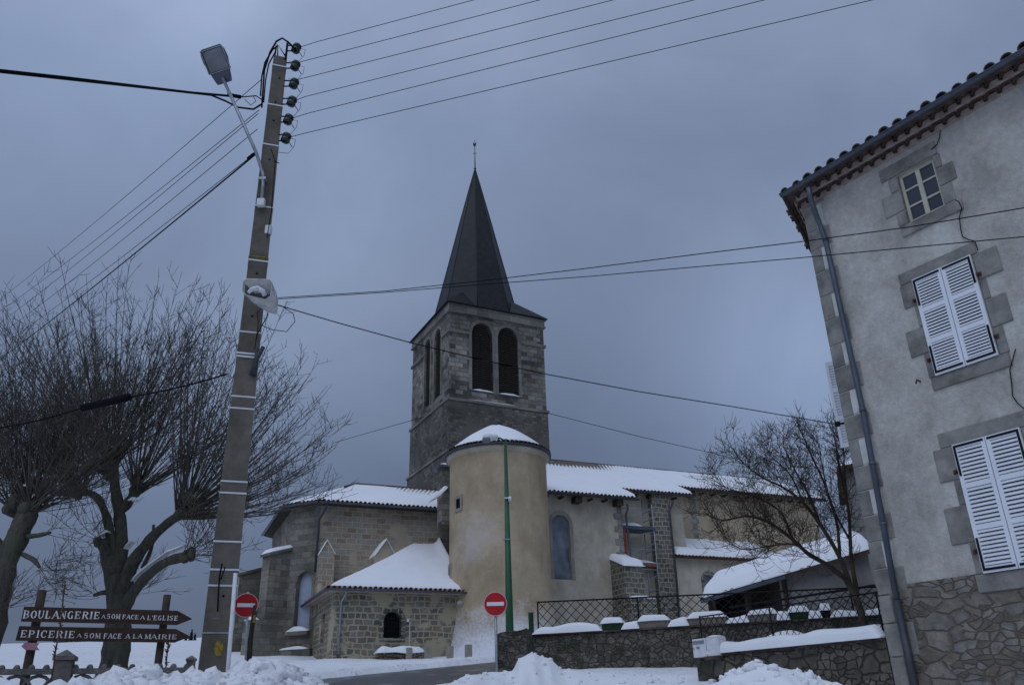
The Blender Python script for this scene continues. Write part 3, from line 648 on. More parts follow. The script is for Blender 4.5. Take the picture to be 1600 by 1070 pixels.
# ---- round stair tower
DT = 42.8; th = radians(-1.22); CT = V((DT*sin(th), DT*cos(th), 0)); RTW = 2.53
zc0 = zat(703, CT.x, CT.y-RTW); zg = zat(692.5, CT.x, CT.y-RTW-.2); zap = zat(663, CT.x, CT.y)
prof = [(RTW+.62, 2.8), (RTW+.50, 3.8), (RTW+.28, 4.5), (RTW+.12, 5.3), (RTW+.03, 6.3), (RTW, 7.0)]
for i in range(1, 9): prof.append((RTW-.015*i/8, 7+(zc0-7)*i/8))
holes_t = []
mb = MB(); mb.lathe(prof, CT, 96)
bp = PY(742, 842, 40.6)
M['round'] = plaster('stair_tower_render', (0.33, 0.255, 0.165), (0.46, 0.37, 0.25), blown=(3.9, 6.0, tuple(bp), 1.5), sc=0.55)
rt = mb.build('round_tower_wall', M['round'], church)
mb = MB(); mb.lathe([(RTW-.02, zc0-.02), (RTW+.06, zc0+.05), (RTW+.16, zc0+.16), (RTW+.18, zc0+.26), (RTW+.12, zg-.02), (RTW-.3, zg-.02)], CT, 96); mb.build('cornice', M['plaster_nave'], church)
mb = MB(); mb.lathe([(RTW+.12, zg-.03), (RTW+.26, zg-.05), (RTW+.28, zg+.06), (RTW+.2, zg+.08)], CT, 96); mb.build('gutter', M['zinc_dark'], church)
REV = RTW+.24; zt = zg+.10
mb = MB(); mb.lathe([(REV-.02, zt), (0.02, zap-.35)], CT, 64, smooth=True); rr_ = mb.build('round_tower_roof', M['tile_dark'], church)
mb = MB(); N = 74
for i in range(N):
    a = 2*pi*i/N; o_ = V((cos(a), sin(a), 0)); t_ = V((-sin(a), cos(a), 0)); sl_ = (o_*(-1)+V((0, 0, .42))).normalized()
    upv = t_.cross(-sl_); upv = upv if upv.z > 0 else -upv; A = []; B = []
    for j in range(7):
        g_ = pi*j/6; A.append(CT+o_*(REV+random.uniform(-.02, .02))+V((0, 0, zt))+t_*cos(g_)*.088+upv*sin(g_)*.095); B.append(CT+o_*REV+V((0, 0, zt))+sl_*.6+t_*cos(g_)*.07+upv*sin(g_)*.08)
    mb.grid([A, B])
mb.build('eave_tiles', M['tile_dark'], rr_)
mb = MB(); P = []
for i in range(97):
    a = 2*pi*i/96; row = []
    for j in range(21):
        v = j/20; r = (REV-.16)*(1-v)+0.001
        k = sqrt(max(0, 1-(1-min(1, v/.12))**2)); top = zt+.06+(zap-.27-zt)*(1-(1-v)**1.5)
        row.append(CT+V((r*cos(a), r*sin(a), top+.12*k*(1+.5*nz((cos(a)*2, sin(a)*2, v*3))))))
    P.append(row)
mb.grid(P); mb.build('roof_snow', M['snow_roof'], rr_)
def tower_slot(px0, px1, y0, y1, name):
    # small opening with a stone frame set in the curved wall
    pm = (px0+px1)/2; r = pray(pm, (y0+y1)/2); d = V((r.x, r.y)); c_ = V((CAM.x-CT.x, CAM.y-CT.y))
    A_ = d.dot(d); B_ = 2*d.dot(c_); Cc = c_.dot(c_)-RTW**2; t_ = (-B_-sqrt(max(0, B_*B_-4*A_*Cc)))/(2*A_); p = CAM+r*t_
    n_ = V((p.x-CT.x, p.y-CT.y, 0)).normalized(); f_ = Fr(math.degrees(atan2(-n_.y, n_.x)), (p.x, p.y, 0))
    # frame along tangent, b inward
    hw = abs((PY(px1, y0, p.y)-PY(px0, y0, p.y)).x)/2/max(.35, abs(f_.e.x)); z1 = zat(y0, p.x, p.y); z0 = zat(y1, p.x, p.y)
    mb = MB(); mb.box(f_, -hw-.14, -hw, -.05, .25, z0-.14, z1+.14); mb.box(f_, hw, hw+.14, -.05, .25, z0-.14, z1+.14)
    mb.box(f_, -hw-.001, hw+.001, -.052, .25, z1, z1+.16); mb.box(f_, -hw-.001, hw+.001, -.052, .25, z0-.16, z0); fo = mb.build('window_surround', M['surround'], church, bevel=.01)
    mb = MB(); mb.box(f_, -hw, hw, -.012, .2, z0, z1); mb.build('window', M['dark'], church)
tower_slot(713, 720, 779, 794, 'w'); tower_slot(702.0, 704.5, 886, 904, 'w')
mb = MB(); p = PY(719, 943, 40.0); mb.lathe([(0.0, -.18), (.1, -.12), (.16, .02), (.15, .10), (0, .13)], p+V((0, .15, 0)), 10, axis=(0.1, -.5, .8)); mb.build('stone_corbel', M['surround'], church)
mb = MB(); a, z = ob(692, 727, 42.6); z2 = ob(692, 790, 42.6)[1]; mb.box(fr, a-.05, a+.9, 42.6, 43.4, z2-1, z-.1); mb.build('corner_pier', M['tower'], church)
mb = MB(); mb.box(fr, a-.3, a+.9, 42.4, 43.6, z-.12, z+.02); mb.build('pier_cap', M['zinc'], church)
mb = MB(); snow_loaf(mb, [W(a-.26, 43, z+.02), W(a+.9, 43, z+.02)], 1.0, .2); mb.build('pier_snow', M['snow_roof'], church)
# drift where apse roof meets the pier
mb = MB(); p0 = PY(672, 783, 43); p1 = PY(697, 764, 43.3); snow_loaf(mb, [p0, p0.lerp(p1, .5)+V((0, 0, -.1)), p1], .8, .35, 5); mb.build('drift_snow', M['snow_roof'], church)

# ---- bell tower
PC = PY(702.5, 472, 50); tf = Fr(63.3); TB = PC.dot(tf.b); TA = PC.dot(tf.e); TW_ = 7.02; TZ = PC.z
tob = tf.onb; toa = tf.ona
zU = tob(702.5, 484, TB)[1]; zM = tob(702.5, 516, TB)[1]; zL = tob(702.4, 621, TB)[1]; zLL = tob(697, 703, TB)[1]
zw0 = tob(754, 612, TB)[1]
h1_ = arch(tob(737.5, 610, TB)[0], tob(771, 610, TB)[0], zw0, tob(754, 505, TB)[1], 0.25); h2_ = arch(tob(779, 610, TB)[0], tob(811.5, 615, TB)[0], zw0, tob(795, 513, TB)[1], 0.25)
H1 = (tob(737.5, 610, TB)[0], tob(771, 610, TB)[0]); H2 = (tob(779, 610, TB)[0], tob(811.5, 615, TB)[0]); ztp = tob(754, 505, TB)[1]
h1_ = arch(*H1, zw0, ztp, .25); h2_ = arch(*H2, zw0, ztp, .25)
K1 = sorted((toa(664, 580, TA)[0], toa(672.5, 580, TA)[0])); K2 = sorted((toa(679, 580, TA)[0], toa(689, 580, TA)[0]))
k1_ = arch(*K1, zw0, ztp, .25); k2_ = arch(*K2, zw0, ztp, .25)
T1 = TA+TW_; T2 = TB+TW_
mb = MB(); wall(mb, tf, TB, rect(TA, T1, zL, TZ), [h1_, h2_], .42); wall(mb, tf, TA, rect(TB, T2, zL, TZ), [k1_, k2_], .42, along='b')
mb.poly([tf.W(T1, TB, zL), tf.W(T1, T2, zL), tf.W(T1, T2, TZ), tf.W(T1, TB, TZ)]); mb.poly([tf.W(TA, T2, zL), tf.W(T1, T2, zL), tf.W(T1, T2, TZ), tf.W(TA, T2, TZ)])
tw = mb.build('bell_tower_wall', M['tower'], church)
mb = MB(); o_ = .06
mb.box(tf, TA-o_, T1+o_, TB-o_, T2+o_, zLL, zL-.01); mb.box(tf, TA-.16, T1+.16, TB-.16, T2+.16, 8, zLL-.01); mb.build('bell_tower_base', M['tower_low'], church)
def ringbox(o_, z0, z1, gaps=False):
    if not gaps:
        mb.box(tf, TA-o_, T1+o_, TB-o_, TB+.1, z0, z1); mb.box(tf, TA-o_, TA+.1, TB+.1, T2+o_, z0, z1); mb.box(tf, T1-.1, T1+o_, TB+.1, T2+o_, z0, z1)
    else:
        mb.box(tf, TA-o_, H1[0]-.22, TB-o_, TB+.05, z0, z1); mb.box(tf, H2[1]+.22, T1+o_, TB-o_, TB+.05, z0, z1)
        mb.box(tf, TA-o_, TA+.05, TB+.05, K2[0]-.22 if K2[0] < K1[0] else K1[0]-.22, z0, z1); mb.box(tf, TA-o_, TA+.05, max(K1[1], K2[1])+.22, T2+o_, z0, z1); mb.box(tf, T1-.05, T1+o_, TB+.05, T2, z0, z1)
for nm_, args_ in (('string_course', (.15, zL-.16, zL+.02)), ('string_course', (.24, zLL-.15, zLL+.02)), ('string_course', (.13, zM-.1, zM+.1, True)), ('tower_frieze', (.09, zU, TZ-.02)), ('tower_moulding', (.15, zU-.12, zU+.003))):
    mb = MB(); ringbox(*args_); mb.build(nm_, M['trim'], church, bevel=.02)
mb = MB(); 
for h in (H1, H2): archring(mb, tf, TB, h[0], h[1], zw0, ztp, .2, .05, .25)
for h in (K1, K2): archring(mb, tf, TA, h[0], h[1], zw0, ztp, .2, .05, .25, along='b')
mb.build('belfry_surrounds', M['trim'], church)
for h, al in ((H1, 'a'), (H2, 'a'), (K1, 'b'), (K2, 'b')):
    mb = MB(); n_ = 34
    for i in range(n_):
        z = zw0+(ztp-zw0)*(i+.3)/n_; hw = (h[1]-h[0])/2; m_ = (h[0]+h[1])/2; zs = ztp-hw*1.25
        if z > zs: hw *= max(.1, sqrt(max(0, 1-((z-zs)/(hw*1.25))**2)))
        if al == 'a': mb.hexa([tf.W(m_-hw, TB+.06, z-.07), tf.W(m_+hw, TB+.06, z-.07), tf.W(m_+hw, TB+.36, z+.1), tf.W(m_-hw, TB+.36, z+.1), tf.W(m_-hw, TB+.06, z-.045), tf.W(m_+hw, TB+.06, z-.045), tf.W(m_+hw, TB+.36, z+.125), tf.W(m_-hw, TB+.36, z+.125)])
        else: mb.hexa([tf.W(TA+.06, m_-hw, z-.07), tf.W(TA+.06, m_+hw, z-.07), tf.W(TA+.36, m_+hw, z+.1), tf.W(TA+.36, m_-hw, z+.1), tf.W(TA+.06, m_-hw, z-.045), tf.W(TA+.06, m_+hw, z-.045), tf.W(TA+.36, m_+hw, z+.125), tf.W(TA+.36, m_-hw, z+.125)])
    mb.build('louvres', M['louvre'], church)
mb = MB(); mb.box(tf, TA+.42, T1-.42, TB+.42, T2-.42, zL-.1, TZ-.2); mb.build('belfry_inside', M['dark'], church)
mb = MB(); snow_loaf(mb, [tf.W(H1[0], TB+.02, zw0), tf.W(H1[1], TB+.02, zw0)], .3, .12, 1); snow_loaf(mb, [tf.W(H2[0], TB+.02, zw0), tf.W(H2[1], TB+.02, zw0)], .3, .13, 4)
snow_loaf(mb, [tf.W(H1[0]-.3, TB-.09, zL+.02), tf.W(H2[1]-.3, TB-.09, zL+.02)], .09, .05, 6, rag=.9); mb.build('sill_snow', M['snow_roof'], church)
ctr = tf.W(TA+TW_/2, TB+TW_/2, 0); hs = TW_/2+.26; zO = zat(470, ctr.x+1.5, ctr.y-1); ztip = zat(266, ctr.x, ctr.y)
cc = (TA+TW_/2, TB+TW_/2); mb = MB()
def octr(R, z): return [tf.W(cc[0]+R*cos(radians(22.5+45*k)), cc[1]+R*sin(radians(22.5+45*k)), z) for k in range(8)]
RO_ = 2.84; sq = [tf.W(cc[0]+hs*sx, cc[1]+hs*sy, TZ+.01) for sx, sy in ((1, 1), (-1, 1), (-1, -1), (1, -1))]
RB_ = RO_*(ztip-TZ-.3)/(ztip-zO)
lev = [(RB_, TZ+.22), (RO_, zO), (RO_*.70, zO+(ztip-zO)*.31), (RO_*.40, zO+(ztip-zO)*.62), (RO_*.165, zO+(ztip-zO)*.855), (.045, ztip)]
rings = [octr(*l) for l in lev]; flat_ = []
for i in range(4):
    a_ = rings[0][2*i]; b_ = rings[0][(2*i+1) % 8]; ap_ = (rings[1][2*i]+rings[1][(2*i+1) % 8])/2; ap_ = ap_+(V((ap_.x-ctr.x, ap_.y-ctr.y, 0)).normalized())*.05
    mb.poly([sq[i], a_, ap_]); mb.poly([sq[i], ap_, b_]); mb.poly([sq[i], b_, rings[0][(2*i+2) % 8], sq[(i+1) % 4]])
for i in range(len(rings)-1):
    for k in range(8): mb.poly([rings[i][k], rings[i][(k+1) % 8], rings[i+1][(k+1) % 8], rings[i+1][k]])
mb.poly(sq)
mb.poly([p+V((0, 0, -.06)) for p in sq])
for i in range(4): mb.poly([sq[i], sq[(i+1) % 4], sq[(i+1) % 4]+V((0, 0, -.06)), sq[i]+V((0, 0, -.06))])
sp = mb.build('spire', M['slate'], church)
mb = MB()
for k in range(8): mb.tube([rings[i][k] for i in range(len(rings))], .035, 5)
mb.build('hip_flashing', M['slate'], sp)
T_ = V((ctr.x, ctr.y, ztip)); ztt = zat(219, ctr.x, ctr.y); hh_ = ztt-ztip
mb = MB(); mb.tube([T_-V((0, 0, .3)), T_+V((0, 0, hh_*.35)), T_+V((0, 0, hh_))], [.06, .035, .02], 6); mb.lathe([(0, -.1), (.1, 0), (0, .1)], T_+V((0, 0, .12)), 8); mb.tube([T_+V((-.16, 0, hh_*.55)), T_+V((.16, 0, hh_*.55))], .02, 5); mb.build('finial_rod', M['iron'], sp)
ck = [(-.20, 0), (-.04, -.10), (.10, -.06), (.14, .06), (.2, .16), (.14, .26), (.09, .16), (0, .06), (-.12, .18), (-.24, .2)]
mb = MB(); fz = T_.z+hh_*.82; mb.hexa  # cockerel silhouette cut from sheet iron
A = [V((ctr.x+x_*.62, ctr.y-.02, fz+z_*1.2)) for x_, z_ in ck]; B = [p+V((0, .04, 0)) for p in A]; k0 = mb.add(A+B, [list(range(len(A))), list(range(len(A), 2*len(A)))[::-1]])
for i in range(len(A)): j = (i+1) % len(A); mb.f.append([i, j, j+len(A), i+len(A)]); mb.m.append(0); mb.sm.append(False)
mb.build('weathercock', M['iron'], sp)

# ---- nave with stepped eaves
B1_, B2_, B3_ = 41.05, 43.05, 45.05; A0_, A1_, A2_, A3_ = 16.0, ob(975, 860, B1_)[0], 29.35, 41.6
RS = .5; z_r = lambda b_: 12.32+RS*(b_-40.45); BRG = 49.3
nw = [ob(866, 900, B1_)[0], ob(893.5, 900, B1_)[0], ob(882, 905, B1_)[1], ob(880, 804, B1_)[1]]
mb = MB(); wall(mb, fr, B1_, rect(A0_, A1_, 3, z_r(B1_)-.2), [arch(*nw, 0)], .3); mb.poly([W(A1_, B1_, 3), W(A1_, B2_, 3), W(A1_, B2_, 13), W(A1_, B1_, z_r(B1_)-.2)])
wall(mb, fr, B2_, rect(A1_, A2_, 3, z_r(B2_)-.2)); mb.poly([W(A2_, B2_, 3), W(A2_, B3_, 3), W(A2_, B3_, 14), W(A2_, B2_, z_r(B2_)-.2)])
mb.poly([W(A3_, B3_, 3), W(A3_, 2*BRG-B3_, 3), W(A3_, 2*BRG-B3_, z_r(B3_)-.2), W(A3_, BRG, z_r(BRG)-.2), W(A3_, B3_, z_r(B3_)-.2)])
mb.poly([W(20, 2*BRG-B3_, 3), W(A3_, 2*BRG-B3_, 3), W(A3_, 2*BRG-B3_, z_r(B3_)-.2), W(20, 2*BRG-B3_, z_r(B3_)-.2)])
mb.build('nave_wall', M['plaster_nave'], church)
mb = MB(); wall(mb, fr, B3_, rect(A2_, A3_, 3, z_r(B3_)-.2)); mb.build('far_nave_wall', M['plaster_ochre'], church)
mb = MB(); P = [[W(nw[0]-.1+(nw[1]-nw[0]+.2)*i/10, B1_+.16+.05*sin(i*1.1+j*.4)+.04*nz((i*.4, j*.5, 1)), nw[2]-.05+(nw[3]-nw[2]+.15)*j/24) for j in range(25)] for i in range(11)]; mb.grid(P); mb.build('nave_window', M['sheet'], church, label='tall round-headed nave window behind grey sheeting')
mb = MB(); archring(mb, fr, B1_, *nw, .22, .03, 0); mb.build('window_surround', M['surround'], church, bevel=.01)
mb = MB(); a_ = ob(1007, 800, B2_)[0]
s0 = ob(1027, 870, 42.55)[0]; s1 = ob(1055, 870, 42.55)[0]; mb.box(fr, s0, s1, 42.55, B2_+.1, 3, z_r(B2_)-.3); mb.build('pilaster', M['butt'], church)
mb = MB(); q0 = ob(1084, 800, B3_)[0]
for i in range(9): w_ = (.38 if i % 2 else .62); mb.box(fr, q0-w_/2, q0+w_/2, B3_-.03, B3_+.05, 10.9+i*.33, 11.21+i*.33)
mb.build('quoins', M['quoin_pl'], church, bevel=.02); mb = MB()
for i in range(22): w_ = (.26 if i % 2 else .5); mb.box(fr, A1_-w_, A1_+.03, B1_-.03, B1_+.1, 4.0+i*.36, 4.34+i*.36)
mb.build('quoins', M['quoin_pl'], church, bevel=.02)
EV = [(A0_, A1_+.75, 40.45), (A1_+.75, A2_+.55, 42.45), (A2_+.55, A3_+.5, 44.45)]
mb = MB()
for a0, a1, be in EV:
    p = [W(a0, be, z_r(be)-.14), W(a1, be, z_r(be)-.14), W(a1, BRG, z_r(BRG)-.14), W(a0, BRG, z_r(BRG)-.14)]; mb.hexa(p+[x_+V((0, 0, .13)) for x_ in p])
p = [W(A0_, BRG, z_r(BRG)-.14), W(A3_+.5, BRG, z_r(BRG)-.14), W(A3_+.5, 2*BRG-44.45, z_r(44.45)-.14), W(A0_, 2*BRG-44.45, z_r(44.45)-.14)]; mb.hexa(p+[x_+V((0, 0, .13)) for x_ in p])
nr = mb.build('nave_roof', M['wood_dark'], church)
for a0, a1, be in EV:
    for i in range(int((a1-a0)/.9)): aa = a0+.4+i*.9; mb = MB(); mb.box(fr, aa, aa+.12, be+.12, be+.7, z_r(be)-.25, z_r(be)-.141); mb.build('rafter', M['wood_dark'], nr)
for px_, b_ in ((898, B1_), (962, B1_), (1077, B3_)): aa = ob(px_, 790, b_)[0]; mb = MB(); mb.box(fr, aa-.2, aa+.2, b_-.55, b_+.1, z_r(b_)-.75, z_r(b_)-.42); mb.build('eave_bracket', M['wood_dark'], nr)
for a0, a1, be in EV: mb = MB(); tiles(mb, W(a0+.1, be-.03, z_r(be)+.03), W(a1-.06, be-.03, z_r(be)+.03), -fr.b, .24, .085, .6); mb.build('eave_tiles', M['tile'], nr)
mb = MB()
for a0, a1, be in EV[1:]: gutter(mb, W(a0+.6, be-.12, z_r(be)-.07), W(a1, be-.12, z_r(be)-.07), .08)
gutter(mb, W(A0_, 40.33, z_r(40.45)-.07), W(A1_+.8, 40.33, z_r(40.45)-.07), .08); mb.build('gutter', M['zinc_dark'], nr)
mb = MB()
for (a0, a1, be), ee, lip in zip(EV, ((0, 0, 1, 0), (0, 0, 1, 0), (0, 1, 1, 0)), (0.06, .16, .2)):
    snow_sheet(mb, lambda u, v: W(a0+(a1-a0)*u, be+lip+(BRG-be-lip)*v, z_r(be+lip+(BRG-be-lip)*v)+.02), int((a1-a0)/.22), 34, .15, .3, edges=ee, amp=.18)
so_ = mb.build('roof_snow', M['snow_tiles'], nr)
at = so_.data.attributes.new('thin', 'FLOAT', 'POINT'); off = rootloc(so_)
for i, v_ in enumerate(so_.data.vertices):
    p = v_.co+off; a_, b_ = loc(p); dr = BRG-b_
    k = math.exp(-((a_-24.8)/3.2)**2)*1.0+math.exp(-((a_-20.0)/3.0)**2)*.45+.33
    at.data[i].value = max(0, k*1.5-dr*.62+.35*nz((a_*.5, b_*.5, 0)))
mb = MB(); mb.tube([W(A0_, BRG, z_r(BRG)+.1), W(A3_+.5, BRG, z_r(BRG)+.1)], .11, 8); mb.build('ridge_tiles', M['tile_dark'], nr)
# drain pipes on the nave
mb = MB(); P = [ob(px_, py_, bb)+(bb,) for px_, py_, bb in ((980, 787, 40.4), (981, 795, 40.7), (978, 803, 40.9), (985, 868, 40.9), (984, 877, 40.9), (967, 893, 40.9), (967.5, 960, 40.9))]
mb.tube([W(a_, b_, z_) for a_, z_, b_ in P], .06, 8); mb.build('downpipe', M['zinc'], church)
mb = MB(); P = [ob(px_, py_, bb)+(bb,) for px_, py_, bb in ((1052, 781, 42.3), (1050, 790, 42.4), (1046, 797, 42.42), (1057, 900, 42.42), (1062, 980, 42.42))]
mb.tube([W(a_, b_, z_) for a_, z_, b_ in P], .055, 8); mb.build('downpipe', M['zinc_dark'], church)
# stepped stone buttress with snow
b0 = 39.6; l0 = ob(976, 900, b0)[0]; l1 = ob(1006, 900, b0)[0]; zt0 = ob(980, 884, b0)[1]; zt1 = ob(985, 868, 41)[1]
mb = MB(); p = [W(l0, b0, 3), W(l1, b0, 3), W(l1, B2_, 3), W(l0, B2_, 3), W(l0, b0, zt0), W(l1, b0, zt0), W(l1, B2_, zt1+.5), W(l0, B2_, zt1+.5)]; mb.hexa(p)
zs_ = ob(990, 934, 39.2)[1]; mb.box(fr, l0-.05, l1+.35, 39.15, B2_, 3, zs_); bo = mb.build('buttress', M['butt'], church)
mb = MB(); snow_sheet(mb, lambda u, v: W(l0-.05+(l1-l0+.15)*u, b0-.08+(B2_-b0)*v*.8, zt0+(zt1+.5-zt0)*v*.8+.01), 14, 16, .3, .3); mb.build('buttress_snow', M['snow_roof'], bo); mb = MB()
snow_loaf(mb, [W(l0-.03, 39.4, zs_), W(l1+.35, 39.4, zs_)], .5, .2, 3); mb.build('ledge_snow', M['snow_roof'], bo)
# aisle
BS = 42.7; as0 = ob(1058, 900, BS)[0]; as1 = ob(1216, 868, BS)[0]; ze = ob(1130, 872, BS-.4)[1]; wn_ = [ob(1100, 905, BS)[0], ob(1116, 905, BS)[0], ob(1108, 925, BS)[1], ob(1108, 897, BS)[1]]
mb = MB(); wall(mb, fr, BS, rect(as0, as1, 3, ze), [arch(*wn_, 0)], .25); mb.poly([W(as1, BS, 3), W(as1, B3_, 3), W(as1, B3_, ze+.9), W(as1, BS, ze)]); mb.build('aisle_wall', M['plaster_nave'], church)
mb = MB(); mb.box(fr, wn_[0]-.05, wn_[1]+.05, BS+.22, BS+.24, wn_[2]-.1, wn_[3]+.1); mb.build('window', M['sheet'], church)
mb = MB(); archring(mb, fr, BS, *wn_, .2, .03); mb.build('window_surround', M['butt'], church)
mb = MB(); RA = 1.3; p = [W(as0-.1, BS-.4, ze-.1), W(as1+.2, BS-.4, ze-.1), W(as1+.2, B3_, ze+RA-.1), W(as0-.1, B3_, ze+RA-.1)]; mb.hexa(p+[x_+V((0, 0, .1)) for x_ in p]); sr = mb.build('aisle_roof', M['wood_dark'], church)
mb = MB(); tiles(mb, W(as0, BS-.45, ze+.02), W(as1+.15, BS-.45, ze+.02), -fr.b, .24, .09, .5); mb.build('eave_tiles', M['tile'], sr)
mb = MB(); snow_sheet(mb, lambda u, v: W(as0-.05+(as1-as0+.2)*u, BS-.3+(B3_-BS+.3)*v, ze+.01+.05+RA*(.04+.96*v)), 40, 14, .28, .3, edges=(1, 1, 1, 0)); mb.build('roof_snow', M['snow_roof'], sr)
mb = MB(); zl_ = ob(1075, 848, B3_-.3)[1]; a_0 = A2_; a_1 = ob(1115, 848, B3_)[0]; mb.box(fr, a_0, a_1, B3_-.5, B3_, zl_-.2, zl_); lo_ = mb.build('ledge', M['tile_dark'], church)
mb = MB(); snow_loaf(mb, [W(a_0, B3_-.25, zl_), W((a_0+a_1)/2, B3_-.25, zl_), W(a_1, B3_-.25, zl_)], .5, .27, 7, rag=.5); mb.build('ledge_snow', M['snow_roof'], lo_)
a_p = ob(1015, 875, B2_)[0]; zl2 = ob(1015, 880, B2_-.3)[1]
mb = MB(); mb.box(fr, l1+.1, s0, B2_-.5, B2_, zl2-.2, zl2); lo_ = mb.build('ledge', M['tile'], church)
mb = MB(); snow_loaf(mb, [W(l1+.15, B2_-.25, zl2), W(s0, B2_-.25, zl2)], .45, .2, 9); mb.build('ledge_snow', M['snow_roof'], lo_)
# ---- scaffold in the recess
sa0 = A1_+.25; sa1 = ob(1022, 880, 42.0)[0]; sb0, sb1 = 41.7, 42.75
scaf = thing('scaffold', W(sa0, sb0, 3.9), 'grey tube scaffold with a snowy platform between nave wall and stone pilaster', 'scaffold')
zp = ob(1000, 822, sb0)[1]
for a_, b_ in ((sa0, sb0), (sa1, sb0), (sa0, sb1), (sa1, sb1)):
    mb = MB(); mb.tube([W(a_, b_, 4), W(a_, b_, z_r(b_)-.6)], .035, 6); mb.build('upright', M['galv'], scaf)
mb = MB()
for z in (zp+1.0, zp+.5, zp-1.3, zp-2.4, zp-3.5): mb.tube([W(sa0, sb0, z), W(sa1, sb0, z)], .024, 5); mb.tube([W(sa1, sb0, z), W(sa1, sb1, z)], .024, 5)
mb.tube([W(sa0, sb0, zp+.2), W(sa1, sb0, zp+1.1)], .02, 5); mb.tube([W(sa0, sb0, zp-1.8), W(sa1, sb0, zp-.9)], .025, 5); mb.tube([W(sa0, sb0, zp-3.6), W(sa1, sb0, zp-2.7)], .025, 5)
mb.tube([W(sa0, sb0, zp-.75), W(sa1, sb0, zp-.25)], .03, 5); mb.build('braces', M['galv'], scaf)
mb = MB(); mb.box(fr, sa0-.1, sa1+.1, sb0-.05, sb1+.05, zp-.18, zp); pf = mb.build('platform', M['zinc'], scaf)
mb = MB(); snow_loaf(mb, [W(sa0, (sb0+sb1)/2, zp), W(sa0+.7*(sa1-sa0), (sb0+sb1)/2, zp)], 1.0, .28, 2, rag=.5); mb.build('platform_snow', M['snow_roof'], scaf)
mb = MB(); mb.box(fr, sa0-.05, sa0+.30, sb0-.06, sb0-.02, zp-1.9, zp-.2); mb.build('orange_panel', M['orange'], scaf)

# ================================================================== HOUSE ON THE RIGHT
P0 = PY(1316, 640, 13.0); hf = Fr(145, P0); hb = hf.onb; HW = hf.W
house = thing('house', (P0.x, P0.y, 1.2), 'grey roughcast house with white louvred shutters, stone quoins and canal-tile eaves', 'house')
TL_ = 9.5; zbase = hb(1405, 914, 0)[1]; zgen = hb(1280, 312, 0)[1]; zwall = zgen+.3
sw = [hb(1404.5, 277, .05)[0], hb(1479.5, 321, .05)[0], hb(1420, 351, .05)[1]-.01, hb(1456, 250, .05)[1]+.02]      # attic window
s1w = [hb(1424.6, 437.6, -.06)[0], hb(1559.3, 553.7, -.06)[0], hb(1461.7, 586.7, -.06)[1], hb(1424.6, 437.6, -.06)[1]]
s2w = [hb(1487, 695.2, -.06)[0], s1w[1], hb(1535.8, 895.5, -.06)[1], hb(1487, 695.2, -.06)[1]]
mb = MB()
def inset(w_, k): return rect(w_[0]+k, w_[1]-k, w_[2]+k, w_[3]-k)
wall(mb, hf, 0, rect(0, TL_, zbase, zwall), [inset(sw, -.004), inset(s1w, .04), [(p[0], p[1]) for p in inset(s2w, .04)]], .22)
sf = Fr(30, P0); SL = 7.5
mb.poly([sf.W(0, 0, zbase), sf.W(SL, 0, zbase), sf.W(SL, 0, zwall), sf.W(0, 0, zwall)])
far1 = sf.W(SL, 0, 0); far2 = HW(TL_, 8.5, 0)
mb.poly([V((far1.x, far1.y, zbase)), V((far2.x, far2.y, zbase)), V((far2.x, far2.y, zwall)), V((far1.x, far1.y, zwall))])
mb.poly([HW(TL_, 0, zbase), V((far2.x, far2.y, zbase)), V((far2.x, far2.y, zwall)), HW(TL_, 0, zwall)])
mb.build('wall', M['plaster_house'], house)
mb = MB(); wall(mb, hf, -.012, rect(0, TL_, 0, zbase)); mb.poly([sf.W(0, .012, 0), sf.W(SL, .012, 0), sf.W(SL, .012, zbase), sf.W(0, .012, zbase)]); mb.poly([HW(0, -.012, zbase), HW(TL_, -.012, zbase), HW(TL_, 0, zbase), HW(0, 0, zbase)])
mb.build('stone_base', M['rubble_house'], house)
mb = MB(); z = 0.6; i = 0; patches = []
while z < zgen-.05:
    h = random.uniform(.36, .48); w_ = (.47 if i % 2 else .20)+random.uniform(-.03, .03); z2 = min(z+h-.012, zgen); o_ = .014 if z > zbase-.3 else .022
    if not i % 2 and z > zbase-.2: patches.append((z+.01, z2-.01))
    mb.hexa([HW(0, -o_, z), HW(w_, -o_, z), HW(w_, .05, z), sf.W(.35, .02, z), HW(0, -o_, z2), HW(w_, -o_, z2), HW(w_, .05, z2), sf.W(.35, .02, z2)]); z += h; i += 1
mb.build('quoins', M['quoin_pl'], house, bevel=.012)
for z_a, z_b in patches:
    mb = MB(); k_ = .2; P = [(k_, z_a), (k_+.16+random.uniform(-.02, .03), z_a+.01), (k_+.20+random.uniform(-.03, .03), (z_a+z_b)/2), (k_+.17+random.uniform(-.02, .03), z_b-.01), (k_, z_b)]; mb.hexa([HW(.12, -.006, z_a), HW(P[1][0], -.006, P[1][1]), HW(P[1][0], .01, P[1][1]), HW(.12, .01, z_a), HW(.12, -.006, z_b), HW(P[3][0], -.006, P[3][1]), HW(P[3][0], .01, P[3][1]), HW(.12, .01, z_b)]); mb.build('lime_patch', M['lime'], house, bevel=.004)
def surround(w_, lint, sill, jl, jr, ext=.0):
    mb = MB(); o_ = -.02; L, R_, z0, z1 = w_
    mb.box(hf, L-lint[0], R_+lint[1], o_, .1, z1+.005, z1+lint[2])
    mb.box(hf, L-sill[0], R_+sill[1], o_-.012, .1, z0-sill[2], z0-.005)
    for side, js in ((-1, jl), (1, jr)):
        z = z0
        for hh, ww in js:
            h_ = (z1-z0)*hh
            if side < 0: mb.box(hf, L-ww, L-.004, o_-.001, .1, z+.004, z+h_-.004)
            else: mb.box(hf, R_+.004, R_+ww, o_-.001, .1, z+.004, z+h_-.004)
            z += h_
    return mb.build('window_surround', M['quoin_pl'], house, bevel=.01)
